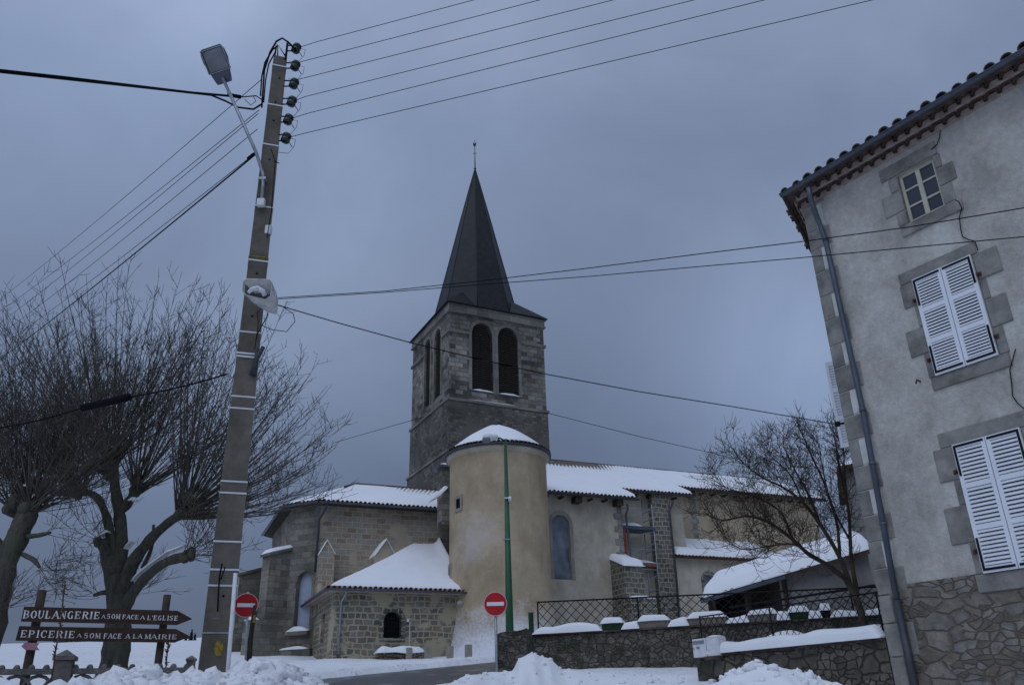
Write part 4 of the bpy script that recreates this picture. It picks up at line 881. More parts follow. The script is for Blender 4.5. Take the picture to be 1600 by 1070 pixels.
surround(sw, (.28, .10, .24), (.14, .25, .20), [(.28, .16), (.42, .34), (.30, .16)], [(.37, .18), (.36, .28), (.27, .12)])
surround(s1w, (.22, .08, .20), (.10, .12, .20), [(.25, .12), (.27, .32), (.23, .08), (.25, .24)], [(.26, .14), (.28, .30), (.2, .1), (.26, .36)])
surround(s2w, (.20, .12, .22), (.14, .2, .24), [(.24, .12), (.29, .36), (.20, .12), (.27, .32)], [(.24, .12), (.29, .36), (.20, .12), (.27, .32)])
# attic window
wz0, wz1 = sw[2], sw[3]; wm = (sw[0]+sw[1])/2; wf = .045
mb = MB(); L, R_ = sw[0], sw[1]; bw_ = .05
for a0, a1 in ((L, L+wf), (wm-.036, wm+.036), (R_-wf, R_)): mb.box(hf, a0, a1, bw_, bw_+.06, wz0, wz1)
for z0, z1 in ((wz0, wz0+.055), (wz1-.055, wz1)): mb.box(hf, L+wf, wm-.036, bw_+.004, bw_+.055, z0, z1); mb.box(hf, wm+.036, R_-wf, bw_+.004, bw_+.055, z0, z1)
for k in (1, 2):
    z = wz0+(wz1-wz0)*k/3; mb.box(hf, L+wf, wm-.036, bw_+.008, bw_+.04, z-.014, z+.014); mb.box(hf, wm+.036, R_-wf, bw_+.008, bw_+.04, z-.014, z+.014)
atw = mb.build('attic_window', M['frame_w'], house)
mb = MB(); mb.box(hf, L, R_, bw_+.03, bw_+.035, wz0, wz1); mb.build('pane', M['glass'], atw)
for w_ in (s1w, s2w):
    mb = MB(); mb.box(hf, w_[0]-.05, w_[1]+.05, .2, .24, w_[2]-.05, w_[3]+.05); mb.build('window', M['glass'], house)
def shutter(f_, a0, a1, z0, z1, b0, th=.035, hinge='L', cx=None):
    mb = MB(); st = .055; B0, B1x = b0-th, b0
    mb.box(f_, a0, a0+st, B0, B1x, z0, z1); mb.box(f_, a1-st, a1, B0, B1x, z0, z1)
    H = z1-z0; rails = [(z0, z0+.085), (z0+H*.335-.03, z0+H*.335+.04), (z0+H*.665-.04, z0+H*.665+.03), (z1-.07, z1)]
    for r0, r1 in rails: mb.box(f_, a0+st, a1-st, B0+.002, B1x-.002, r0, r1)
    for i in range(3):
        za, zb_ = rails[i][1], rails[i+1][0]; n_ = 9
        for j in range(n_):
            z = za+(zb_-za)*(j+.5)/n_; hh = (zb_-za)/n_*.62
            mb.hexa([f_.W(a0+st, B0+.004, z-hh*.5), f_.W(a1-st, B0+.004, z-hh*.5), f_.W(a1-st, B1x-.006, z+hh*.25), f_.W(a0+st, B1x-.006, z+hh*.25),
                     f_.W(a0+st, B0+.004, z-hh*.5+.02), f_.W(a1-st, B0+.004, z-hh*.5+.02), f_.W(a1-st, B1x-.006, z+hh*.25+.02), f_.W(a0+st, B1x-.006, z+hh*.25+.02)])
    o = mb.build('shutter', M['shutter'], house)
    if hinge:
        x0, x1 = (a0+.012, a1-.02) if hinge == 'L' else (a1-.012, a0+.02); s_ = 1 if hinge == 'L' else -1
        for zz, d_ in ((z1-.035, -1), (z0+.045, 1)):
            mb = MB(); lo, hi = sorted((x0, x1)); mb.box(f_, lo, hi, B0-.008, B0-.001, zz-.016, zz+.016)
            lo, hi = sorted((x0, x0+s_*.032)); z_a, z_b = sorted((zz+d_*.0161, zz+d_*.42)); mb.box(f_, lo, hi, B0-.009, B0-.001, z_a, z_b); mb.build('strap_hinge', M['iron'], o)
        mb = MB()
        for zz in (z1-H*.21, z0+H*.17): xx = x0-s_*.05; mb.tube([f_.W(xx, B0+.05, zz), f_.W(xx, B0-.03, zz), f_.W(xx, B0-.035, zz-.05)], .016, 5); mb.box(f_, xx-.03, xx+.03, b0-.004, b0+.02, zz-.03, zz+.03)
        mb.build('shutter_catch', M['rust'], o)
    return o
for w_ in (s1w, s2w):
    m_ = (w_[0]+w_[1])/2; shutter(hf, w_[0], m_-.006, w_[2], w_[3], -.03, hinge='L'); shutter(hf, m_+.006, w_[1], w_[2], w_[3], -.03, hinge='R')
# opened shutter of the side wall, seen past the corner
SS = 2.6; zs1 = zat(566, *(sf.W(SS, .42, 0).xy)); lf = Fr(30+90, sf.W(SS, 0, 0)); lf = Fr(-60, sf.W(SS, 0, 0))
shutter(lf, .03, .50, zs1-1.75, zs1, .035, hinge=None)
mb = MB(); q = sf.W(1.2, 0, 0); zi = zat(658, q.x, q.y); mb.tube([V((q.x, q.y, zi)), V((q.x, q.y, zi))+sf.b*.28], .02, 6); mb.lathe([(.0, -.05), (.04, -.03), (.05, .03), (0, .06)], V((q.x, q.y, zi))+sf.b*.28, 8); mb.build('wall_bracket', M['iron'], house)
HOOK = V((q.x, q.y, zi))+sf.b*.30
# genoise, gutter, roof
OVH = .33; zr0 = hb(1240, 295, -OVH)[1]
mb = MB(); gm = MB(); nrow = 2; rh = (zr0-.03-zgen)/2
for i in range(nrow):
    z0 = zgen+i*rh; o_ = .12*(i+1); mb.box(hf, -.0, TL_, -o_+.075, 0.0, z0+.002*i, z0+rh-.02)
    q0 = sf.W(0, 0, 0)
    mb.hexa([sf.W(0, 0, z0), sf.W(SL, 0, z0), sf.W(SL, .06*(i+1), z0), sf.W(-.03*(i+1), .06*(i+1), z0), sf.W(0, 0, z0+rh), sf.W(SL, 0, z0+rh), sf.W(SL, .06*(i+1), z0+rh), sf.W(-.03*(i+1), .06*(i+1), z0+rh)])
    sp_ = .215; n_ = int((TL_+.3)/sp_)
    for j in range(n_):
        c0 = .07+(j+.5*(i % 2))*sp_
        for fr_, sg in ((hf, -1),):
            A = []; B = []
            for k in range(7):
                g_ = pi*k/6; ca, sa = cos(g_), sin(g_)
                A.append(((c0+.108*ca), z0+.012+(rh+.012)*sa)); B.append(((c0+.088*ca), z0+.012+(rh-.012)*sa))
            f0 = [hf.W(a_, -o_, z_) for a_, z_ in A]; f1 = [hf.W(a_, -o_, z_) for a_, z_ in B]; k0 = [hf.W(a_, -o_+.12, z_) for a_, z_ in A]; k1 = [hf.W(a_, -o_+.12, z_) for a_, z_ in B]
            gm.grid([f0, f1]); gm.grid([f0, k0]); gm.grid([f1, k1])
    for j in range(int(SL/sp_)):
        c0 = .12+(j+.5*(i % 2))*sp_; o_ = .09*(i+1); A = [(c0+.10*cos(pi*k/6), z0+.012+(rh+.012)*sin(pi*k/6)) for k in range(7)]; B = [(c0+.078*cos(pi*k/6), z0+.012+(rh-.012)*sin(pi*k/6)) for k in range(7)]
        f0 = [sf.W(a_, o_, z_) for a_, z_ in A]; f1 = [sf.W(a_, o_, z_) for a_, z_ in B]; k0 = [sf.W(a_, o_-.12, z_) for a_, z_ in A]; k1 = [sf.W(a_, o_-.12, z_) for a_, z_ in B]
        gm.grid([f0, f1]); gm.grid([f0, k0]); gm.grid([f1, k1])
go = mb.build('eave_cornice', M['mortar'], house); gm.build('cornice_tiles', M['genoise'], go)
SLO = .34
mb = MB(); cA = HW(-.12, -OVH, zr0); cB = HW(TL_+.3, -OVH, zr0); cC = sf.W(SL+.3, .30, zr0); rid = HW(3.4, 4.2, zr0+SLO*4.6); rid2 = HW(TL_+.3, 4.2, zr0+SLO*4.6); rid3 = V((far1.x+2.2, far1.y-1.0, zr0+SLO*4.0))
mb.poly([cA, cB, rid2, rid]); mb.poly([cA, rid, rid3, cC]); mb.poly([cA-V((0, 0, .04)), cB-V((0, 0, .04)), HW(TL_+.3, 0, zr0-.04), HW(0, 0, zr0-.04)]); mb.poly([cA-V((0, 0, .04)), cC-V((0, 0, .04)), sf.W(SL, 0, zr0-.04), sf.W(0, 0, zr0-.04)])
fw = V((far2.x, far2.y, zr0)); mb.poly([rid, rid2, fw, V((far1.x, far1.y, zr0)), rid3])
hr = mb.build('roof', M['tile_dark'], house)
mb = MB(); tiles(mb, HW(-.08, -OVH-.03, zr0+.045), HW(TL_+.2, -OVH-.03, zr0+.045), -hf.b, .245, .088, .7, jit=.03); tiles(mb, sf.W(.25, .34, zr0+.04), sf.W(SL, .34, zr0+.04), sf.b, .245, .085, .6, jit=.03); mb.build('eave_tiles', M['tile_dark'], hr)
mb = MB(); gutter(mb, HW(-.14, -OVH-.05, zr0-.02), HW(TL_+.2, -OVH-.05, zr0-.02), .055); mb.build('gutter', M['zinc'], hr)
mb = MB(); mb.tube([cA+V((0, 0, -.02)), cC+V((0, 0, -.02))], .05, 6); mb.build('verge_board', M['wood_dark'], hr)
mb = MB(); P = [(hb(px_, py_, b_)[0], b_, hb(px_, py_, b_)[1]) for px_, py_, b_ in ((1263, 293, -.37), (1267, 312, -.30), (1275, 335, -.14), (1290, 375, -.09), (1348, 640, -.09), (1401, 937, -.09))]
mb.tube([HW(*p) for p in P], .045, 10); 
for k in (3, 4): p = HW(*P[k]); mb.tube([p+V((0, 0, -.03)), p+V((0, 0, .03))], .056, 10)
for t_ in (.3, .62): p = HW(*P[4]).lerp(HW(*P[5]), t_); mb.tube([p+V((0, 0, -.02)), p+V((0, 0, .02))], .056, 10)
mb.build('downpipe', M['zinc'], house)
mb = MB(); p1_ = hb(1429, 1070, -.09); mb.tube([HW(*P[5]), HW(p1_[0], -.09, p1_[1]), HW(p1_[0], -.09, .4)], .058, 10); mb.build('pipe_foot', M['zinc_dark'], house)
for pl in ([(1469, 204), (1468.5, 214), (1464, 226), (1455, 234)], [(1493, 313), (1498, 315), (1503, 325), (1499, 340), (1501, 357), (1504, 370), (1514, 375), (1523, 377), (1528, 391)], [(1587, 545), (1583, 560), (1578, 578), (1581, 600), (1582, 618), (1590, 630), (1602, 640)]):
    mb = MB(); mb.tube([HW(hb(*p, -.03)[0], -.03, hb(*p, -.03)[1]) for p in pl], .008, 5); mb.build('wall_cable', M['black'], house)
mb = MB(); p = hb(1438, 596, 0); mb.tube([HW(p[0], .0, p[1]), HW(p[0], -.09, p[1]+.01), HW(p[0]-.02, -.10, p[1]-.05)], .014, 5); mb.build('iron_hook', M['rust'], house)

# ================================================================== NEIGHBOUR BUILDING BEHIND
nf = Fr(110, PY(1308, 737, 30)); nz0 = nf.o.z
nb = thing('neighbour_building', (nf.o.x, nf.o.y, 4), 'grey rendered building behind the corner of the shuttered house, with a snowy roof edge', 'building')
mb = MB(); mb.box(nf, .3, 7, 0, 6, 3.2, nz0); mb.build('wall', M['plaster_shed'], nb)
mb = MB(); mb.box(nf, 0, 7.3, -.35, 6, nz0+.002, nz0+.14); nrf = mb.build('roof', M['tile_dark'], nb)
mb = MB(); snow_sheet(mb, lambda u, v: nf.W(.02+7.2*u, -.3+6*v, nz0+.14+.5*v), 20, 10, .22, .3); mb.build('roof_snow', M['snow_roof'], nrf)
mb = MB(); mb.box(nf, .75, 1.25, -.04, .02, nz0-2.3, nz0-.8); mb.build('window', M['glass'], nb)

# ================================================================== TERRACE WALLS, FENCES, PLANTERS
d = (WR-WL); uf = Fr(math.degrees(atan2(d.x, d.y)), WL); UL = 13.0
mb = MB(); P = []
mb.box(uf, 0, UL, 0, .45, 1.2, ZT-.05)
tw_ = thing('terrace_wall', (WL.x, WL.y, 2.1), 'long dark rubble retaining wall of the churchyard terrace, capped with snow', 'wall')
mb.build('wall', M['rubble_wall'], tw_)
mb = MB(); mb.box(uf, -.05, UL, -.06, .5, ZT-.04, ZT); mb.build('coping', M['tile_dark'], tw_)
def ux(px): return uf.onb(px, 975, .2)[0]
def uz(px, py): return uf.onb(px, py, .0)[1]
pl = [('green', 942, 975, 985.5, 974, 'green_pl', 'small green planter under snow, leftmost on the churchyard wall'),
      ('beige', 999.7, 1047.4, 983, 969, 'beige_pl', 'long beige concrete planter on the churchyard wall, next right of the leftmost green planter'),
      ('beige', 1077, 1137, 979, 965, 'beige_pl', 'widest beige concrete planter, on the churchyard wall above the electricity meter box'),
      ('grey', 1172, 1217, 974, 961, 'beige_pl', 'grey concrete planter behind the lower fence, left of the second green planter'),
      ('green', 1235, 1267, 972, 960.5, 'green_pl', 'green planter behind the lower fence, in front of the shed'),
      ('dark', 1285, 1301, 970, 960.5, 'iron', 'small dark planter nearest the bare tree behind the fence')]
last = .0; mbs = MB(); segs = []
for kind_, x0, x1, yb, yt, m_, lab in pl:
    a0, a1 = ux(x0), ux(x1); hh = .18
    t_ = thing('planter', uf.W((a0+a1)/2, .2, ZT), lab, 'planter', 'planters on the terrace wall')
    mb = MB(); mb.hexa([uf.W(a0+.03, .02, ZT+.001), uf.W(a1-.03, .02, ZT+.001), uf.W(a1-.03, .36, ZT+.001), uf.W(a0+.03, .36, ZT+.001), uf.W(a0, -.01, ZT+hh), uf.W(a1, -.01, ZT+hh), uf.W(a1, .39, ZT+hh), uf.W(a0, .39, ZT+hh)])
    mb.build('trough', M[m_], t_, bevel=.01)
    mb = MB(); snow_loaf(mb, [uf.W(a0-.02, .19, ZT+hh-.01), uf.W((a0+a1)/2, .19, ZT+hh), uf.W(a1+.02, .19, ZT+hh-.01)], .5, .17, x0*.1, rag=.15); mb.build('snow_cap', M['snow_roof'], t_)
    segs.append((last, a0)); last = a1
segs.append((last, UL))
segs = [(a0-.03 if a0 > 0 else a0, a1+.03) for a0, a1 in segs]
mb = MB()
for a0, a1 in segs:
    if a1-a0 > .1: n_ = max(2, int((a1-a0)/.5)); snow_loaf(mb, [uf.W(a0+(a1-a0)*i/n_, .2, ZT) for i in range(n_+1)], .62, .20, a0, rag=.35)
mb.build('snow_cap', M['snow_roof'], tw_, kind='stuff')
def lattice(name, f_, a0, a1, b_, z0a, z0b, z1a, z1b, spc, rise, posts, label, r=.009, mid=()):
    t_ = thing(name, f_.W(a0, b_, z0a), label, 'fence')
    zb_ = lambda a: z0a+(z0b-z0a)*(a-a0)/(a1-a0); zt_ = lambda a: z1a+(z1b-z1a)*(a-a0)/(a1-a0)
    mb = MB(); mb.tube([f_.W(a0, b_, zt_(a0)), f_.W(a1, b_, zt_(a1))], .020 if r > .007 else .012, 6); mb.build('top_rail', M['iron'], t_)
    mb = MB(); mb.tube([f_.W(a0, b_, zb_(a0)+.04), f_.W(a1, b_, zb_(a1)+.04)], .014, 5); mb.build('bottom_rail', M['iron'], t_)
    for a in posts: mb = MB(); mb.tube([f_.W(a, b_, zb_(a)-.15), f_.W(a, b_, zt_(a)+.02)], .022 if r > .007 else .014, 6); mb.build('post', M['iron'], t_)
    mb = MB(); H = z1a-z0a; n_ = int((a1-a0+2*H)/spc)
    for s_ in (1, -1):
        for i in range(-int(2*H/spc)-2, n_+3):
            x0 = a0+i*spc; pts = []
            K = 12
            for k in range(K+1):
                f = k/K; a = x0+s_*f*H*rise
                if a < a0-1e-6 or a > a1+1e-6: continue
                pts.append(f_.W(a, b_+.004*s_, zb_(a)+.04+f*(zt_(a)-zb_(a)-.05)))
            if len(pts) > 1: mb.tube(pts, r, 4, smooth=False)
    mb.build('lattice', M['iron'], t_); return t_
uz0, uz1 = uf.onb(836, 940, .05)[1], uf.onb(1350, 921, .05)[1]
rr = (uz0+uz1)/2
lattice('lattice_fence', uf, .12, 11.5, .12, ZT+.03, ZT+.03, uz0, uz1, .27, .95, [.12, 2.9, 5.8, 8.2, 10.5], 'long black lattice fence on top of the churchyard terrace wall', r=.009)
# lower terrace
LW1 = HW(-.02, -.02, 0); LW0 = PY(1088, 1030, 16.1); d = LW0-LW1; d.z = 0; lfz = Fr(math.degrees(atan2(-d.x, -d.y)), (LW0.x, LW0.y, 0)); LL = d.length
ZL_ = PN(1378, 996, hf.b, hf.b.dot(P0)).z
lw = thing('low_terrace_wall', (LW0.x, LW0.y, 1.4), 'low near wall of big brown rubble stones joining the corner of the shuttered house', 'wall')
mb = MB(); mb.box(lfz, 0, LL, 0, .4, .2, ZL_-.035); mb.box(lfz, 0, .4, .4, 6.2, .2, ZL_-.036); mb.build('wall', M['rubble_near'], lw)
mb = MB(); mb.box(lfz, -.04, LL-.02, -.05, .45, ZL_-.035, ZL_); mb.build('coping', M['tile_dark'], lw)
lp = lambda px: lfz.onb(px, 1000, .2)[0]
mb = MB(); a0 = lp(1118); snow_loaf(mb, [lfz.W(a0+(LL-.03-a0)*i/8, .17, ZL_) for i in range(9)], .52, .21, 3, rag=.22, n=10); mb.build('snow_cap', M['snow'], lw)
mb = MB(); P = []
for i in range(50):
    a = LL*i/49; row = []
    for j in range(26):
        b_ = .2+(5.6-.0)*j/25; px_ = 1088+(1378-1088)*i/49
        h = .32*math.exp(-((px_-1165)/38)**2)*math.exp(-((b_-1.3)/.8)**2) + .18*math.exp(-((px_-1215)/50)**2)*math.exp(-((b_-1.0)/.9)**2) + .55*sstep(1235, 1385, px_)*sstep(.3, 1.8, b_)
        row.append(lfz.W(a, b_, ZL_-.02+h+.03*nz((a*1.5, b_*1.5, 7))))
    P.append(row)
mb.grid(P); mb.build('lower_terrace_ground', M['snow'], kind='structure', loc=(4.5, 15, ZL_))
zf0 = lfz.onb(1103, 962, .12)[1]; zf1 = lfz.onb(1376, 924, .12)[1]; af = lp(1102)
lattice('lattice_fence', lfz, af, LL-.05, .12, ZL_+.03, ZL_+.03, zf0, zf1, .135, .75, [af, af+1.6, LL-.08], 'short black lattice fence on the low wall beside the shuttered house', r=.006)
mbx = thing('meter_box', lfz.W(lp(1088), -.1, ZL_-.1), 'white two-part electricity meter box at the end of the low rubble wall', 'meter box')
a0, a1, am_ = lfz.onb(1082, 1010, -.12)[0], lfz.onb(1122, 1010, -.12)[0], lfz.onb(1103, 1010, -.12)[0]; zb0 = lfz.onb(1086, 1027, -.12)[1]; zb1 = lfz.onb(1086, 998, -.12)[1]
mb = MB(); mb.box(lfz, a0, am_-.004, -.12, .1, zb0, zb1); mb.build('cabinet', M['white_metal'], mbx, bevel=.008)
mb = MB(); mb.box(lfz, am_+.004, a1, -.11, .1, zb0, zb1+.01); mb.build('cabinet', M['white_metal'], mbx, bevel=.008)
mb = MB(); mb.box(lfz, a0+.02, am_-.03, -.126, -.119, zb1-.09, zb1-.03); mb.box(lfz, a0+.10, a0+.17, -.126, -.119, zb0+.14, zb0+.18); mb.box(lfz, a0+.02, a0+.035, -.126, -.119, zb0+.13, zb0+.17); mb.build('cover_plate', M['galv'], mbx)
mb = MB(); mb.box(lfz, am_-.06, a1, -.13, .1, zb0-.05, zb0-.001); mb.build('shelf', M['tile_dark'], mbx)
mb = MB(); snow_loaf(mb, [lfz.W(am_+.02, -.01, zb1+.012), lfz.W(a1, -.01, zb1+.012)], .2, .03, 3); mb.build('snow_cap', M['snow_roof'], mbx)
# stone pillar, fence stub, post
pp = PY(802, 988, 22.2); pf_ = Fr(100, (pp.x, pp.y, 0)); mb = MB(); P = []
bmx = bmesh.new(); bmesh.ops.create_cube(bmx, size=1); bmesh.ops.subdivide_edges(bmx, edges=bmx.edges, cuts=9, use_grid_fill=True)
fs = []; vs = []
for v_ in bmx.verts:
    a, b_, z = v_.co; k = 1-.12*(0.5-z); n3 = V((nz((a*3, b_*3, z*3)), nz((a*3+9, b_*3, z*3)), nz((a*3, b_*3+5, z*3))))*.09
    vs.append(pf_.W(a*.80*k+n3.x, b_*.8*k+n3.y, 1.6+(z+.5)*(pp.z-1.6)+n3.z*(.5 if z > .45 else 1)+.1*a*(z > .45)))
for f_ in bmx.faces: fs.append([v_.index for v_ in f_.verts])
mb.add(vs, fs, 0, False); bmx.free(); mb.build('stone_pillar', M['rubble_wall'], label='thick mossy stone pillar at the left end of the churchyard wall', cat='pillar')
mb = MB(); q = PY(829.5, 955, 24.0); mb.tube([V((q.x, q.y+.2, 2.4)), V((q.x, q.y+.2, q.z))], .07, 4, smooth=False); mb.build('iron_post', M['green_pl'], label='stubby dark green post at the left end of the long lattice fence', cat='post')

# shed behind
SA = PY(1097, 934, 27); SB = PY(1362, 856, 23.8); sv = SB-SA
shed = thing('shed', (SA.x+2, SA.y, 3.6), 'dark lean-to shed behind the fence under a thick sloping layer of snow', 'shed')
bk = V((1.2, 3.6, 0)); th_ = V((0, 0, .13))
mb = MB(); p = [SA, SB, SB+bk+V((0, 0, .9)), SA+bk+V((0, 0, .9))]; mb.hexa([x_-th_ for x_ in p]+p); sr_ = mb.build('roof', M['wood_dark'], shed)
mb = MB(); tiles(mb, SA+V((0, 0, -.035)), SB+V((0, 0, -.035)), V((-.3, -1, -.1)), .2, .07, .4); mb.build('eave_tiles', M['tile_dark'], sr_)
mb = MB(); gutter(mb, SA+V((-.05, -.1, -.09)), SA.lerp(SB, .52)+V((-.05, -.1, -.09)), .08); mb.build('gutter', M['zinc'], sr_)
mb = MB(); snow_sheet(mb, lambda u, v: SA.lerp(SB, u)+(bk+V((0, 0, .9)))*v+V((0, -.02, 0)), 60, 20, .38, .4, amp=.15); mb.build('roof_snow', M['snow_roof'], sr_)
mb = MB(); s0 = SA+V((.5, .45, 0)); s1 = SA.lerp(SB, .50)+V((0, .45, 0)); s2 = SB+V((0, .35, 0))
def vquad(p, q, zb, mi=0, dz=.06): mb.poly([V((p.x, p.y, zb)), V((q.x, q.y, zb)), V((q.x, q.y, q.z+dz)), V((p.x, p.y, p.z+dz))], mi)
vquad(s0+V((.2, 2.0, .35)), s1+V((0, 2.0, .35)), 3.2); vquad(s0, s0+bk+V((0, 0, .7)), 3.2); vquad(s1, s1+V((0, 2.0, .35)), 3.2); mb.build('inner_wall', M['wood_dark'], shed)
mb = MB(); vquad(s1, s2, 3.2); mb.build('rendered_wall', M['plaster_shed'], shed)
for f in (.04, .27, .5):
    p = SA.lerp(SB, f)+V((.1, .3, 0)); mb = MB(); mb.tube([V((p.x, p.y, 3.2)), V((p.x, p.y, p.z-.1))], .07, 4, smooth=False); mb.build('timber_post', M['wood_dark'], shed)
mb = MB(); p = s1+(s2-s1)*.0+V((0, -.06, -.62)); q = s2+V((0, -.06, -1.35)); 
mb.tube([V((s1.x-1.6, s1.y-.1, s1.z-.85)), V((s2.x, s2.y-.1, s1.z-.55))], .035, 5); mb.build('hand_rail', M['iron'], shed)

# ================================================================== SMALL THINGS BY THE CHAPEL
for px0, px1, y0, y1, bb, lab in ((700.5, 709, 1010, 1022, 36.6, 'short square stone bollard in front of the round tower, left of its twin'), (729, 738, 1008, 1021, 35.9, 'short square stone bollard in front of the round tower, nearest the no-entry sign'),
                            (635.5, 644.5, 1013, 1024, 37.6, 'short square stone bollard at the end of the snow-capped hedge'), (664, 675, 1011, 1024, 37.6, 'short square stone bollard under the right corner of the chapel')):
    a0, zt_ = ob(px0, y0-2, bb); a1 = ob(px1, y0, bb)[0]; mb = MB(); mb.box(fr, a0, a1, bb, bb+a1-a0, 3.0, zt_)
    mb.build('bollard', M['surround'], label=lab, cat='bollard', group='stone bollards along the churchyard', bevel=.02)
a0, zh = ob(590, 1018, 37.9); a1 = ob(664, 1018, 37.9)[0]; hd = thing('clipped_hedge', W((a0+a1)/2, 38, 3.5), 'low clipped brown hedge with a thick cap of snow against the chapel', 'hedge')
mb = MB(); random.seed(11)
for i in range(2600):
    a = random.uniform(a0, a1); b_ = random.uniform(37.75, 38.45); z = random.uniform(3.1, zh-.02); dv = V((random.uniform(-1, 1), random.uniform(-1.3, .4), random.uniform(-.2, 1))).normalized()*random.uniform(.08, .16); p = W(a, b_, z)
    mb.poly([p, p+V((.02, .01, .01)), p+dv])
mb.build('foliage', M['rust'], hd, recalc=False)
mb = MB(); snow_loaf(mb, [W(a0-.05, 38.1, zh-.05), W(a0+.35*(a1-a0), 38.1, zh-.02), W(a0+.6*(a1-a0), 38.1, zh-.08), W(a1, 38.1, zh)], .85, .28, 4, rag=.5); mb.build('snow_cap', M['snow'], hd)

# ================================================================== ROAD SIGNS
def no_entry(px, py, d, ppx, ppy, label, white, az=90, tilt=0):
    c_ = PY(px, py, d); R_ = 18.3/FPX*(c_-CAM).dot(Fw); b_ = PY(ppx, ppy, d)
    t_ = thing('no_entry_sign', (b_.x, b_.y, g0(b_.x, b_.y)), label, 'road sign', 'no entry signs'); ax = V((CAM.x-c_.x, CAM.y-c_.y, 0)).normalized()
    top = c_+V((0, .04, R_*1.12)); mb = MB(); mb.tube([V((b_.x+(b_.x-c_.x)*.4, b_.y+.04, g0(b_.x, b_.y)-.3)), V((b_.x, b_.y+.04, b_.z)), top], .033, 8); mb.build('post', M['white_metal'] if white else M['galv'], t_)
    mb = MB(); mb.lathe([(0, -.012), (R_, -.012), (R_, .012), (R_*.955, .016), (0, .014)], c_, 40, axis=ax, smooth=False); mb.build('disc_rim', M['signrim'], t_)
    mb = MB(); mb.lathe([(R_*.945, .0165), (0, .0165)], c_, 40, axis=ax, smooth=False); mb.build('disc', M['red'], t_)
    e_ = V((-ax.y, ax.x, 0)).normalized(); o_ = ax*.0185; mb = MB(); hw, hh = R_*.73, R_*.155; u_ = V((0, 0, 1))
    mb.poly([c_+o_-e_*hw-u_*hh, c_+o_+e_*hw-u_*hh, c_+o_+e_*hw+u_*hh, c_+o_-e_*hw+u_*hh]); mb.build('bar', M['signwhite'], t_)
    return t_, c_
s2, c2_ = no_entry(774, 943, 21, 776, 1050, 'round red no-entry sign on a grey post in front of the mossy stone pillar', False)
s1, c1_ = no_entry(384.5, 945, 20, 383, 1040, 'round red no-entry sign between the concrete pole and the apse, half behind a stake', False)
mb = MB(); mb.tube([PY(368, 895, 10.7), PY(356, 1048, 10.7), PY(354, 1075, 10.7)], .026, 8); mb.build('white_conduit', M['white_metal'], label='slender white pole standing against the right edge of the concrete pole foot', cat='pole')
st = [PY(398, 948, 17), PY(396, 985, 17), PY(388, 1050, 17), PY(384, 1100, 17)]
stk = thing('wooden_stake', (st[3].x, st[3].y, 1.4), 'crooked brown wooden stake with a yellow tag in front of the left no-entry sign', 'stake')
mb = MB(); mb.tube([PY(398, 945, 17), PY(395, 970, 17), PY(391, 1000, 17), PY(388, 1050, 17), PY(384, 1100, 17)], [.03, .045, .05, .055, .06], 7); mb.build('stake', M['wood_post'], stk)
mb = MB(); q = PY(397, 966, 16.93); mb.hexa([q+V(v_) for v_ in ((-.03, 0, -.07), (.03, 0, -.07), (.03, .02, -.07), (-.03, .02, -.07), (-.02, 0, .07), (.03, 0, .07), (.03, .02, .07), (-.02, .02, .07))]); mb.build('yellow_tag', M['yellow'], stk)

# ================================================================== GREEN STREET LAMP
g_ = PY(796.5, 985, 31); gl = thing('green_street_lamp', (g_.x, g_.y, g0(0, 31)), 'slim green street lamp post in front of the round stair tower', 'street lamp')
gt = V((g_.x, g_.y, zat(686, g_.x, g_.y)))
mb = MB(); mb.tube([V((g_.x, g_.y, g0(0, 31)-.1)), V((g_.x, g_.y, g_.z)), gt], [.155, .145, .055], 12); mb.build('post', M['green'], gl)
hz = gt.z; hp_ = PY(765, 684, 30.4); mb = MB(); mb.tube([gt+V((0, 0, -.08)), gt+V((-.2, -.15, .0)), V((hp_.x+.25, hp_.y+.02, hp_.z+.01))], .035, 6); mb.build('arm', M['green'], gl)
ax = (V((hp_.x-.1, hp_.y, hp_.z))-V((hp_.x+.3, hp_.y+.05, hp_.z+.02))).normalized()
mb = MB(); mb.lathe([(0, -.30), (.08, -.29), (.12, -.15), (.15, .05), (.15, .2), (.09, .28), (0, .3)], hp_+V((.02, 0, .02)), 12, axis=ax); mb.build('lamp_head', M['white_metal'], gl)
mb = MB(); mb.lathe([(0, -.12), (.12, -.05), (.13, .12), (.07, .2), (0, .22)], hp_+V((-.06, -.05, -.07)), 12, axis=ax); mb.build('lens', M['lens'], gl)
q = V((g_.x, g_.y-.11, zat(777, g_.x, g_.y))); mb = MB(); mb.box(Fr(90, (q.x, q.y, 0)), -.09, .06, -.02, .22, q.z-.06, q.z-.02); mb.lathe([(.02, -.09), (.06, -.08), (.06, .08), (.02, .09)], q+V((.12, 0, -.08)), 10); mb.build('junction_box', M['white_metal'], gl)
z_ = zat(843, g_.x, g_.y); mb = MB(); mb.box(Fr(90, (q.x, q.y, 0)), -.16, .12, .0, .2, z_-.02, z_+.02); mb.build('clamp', M['galv'], gl)

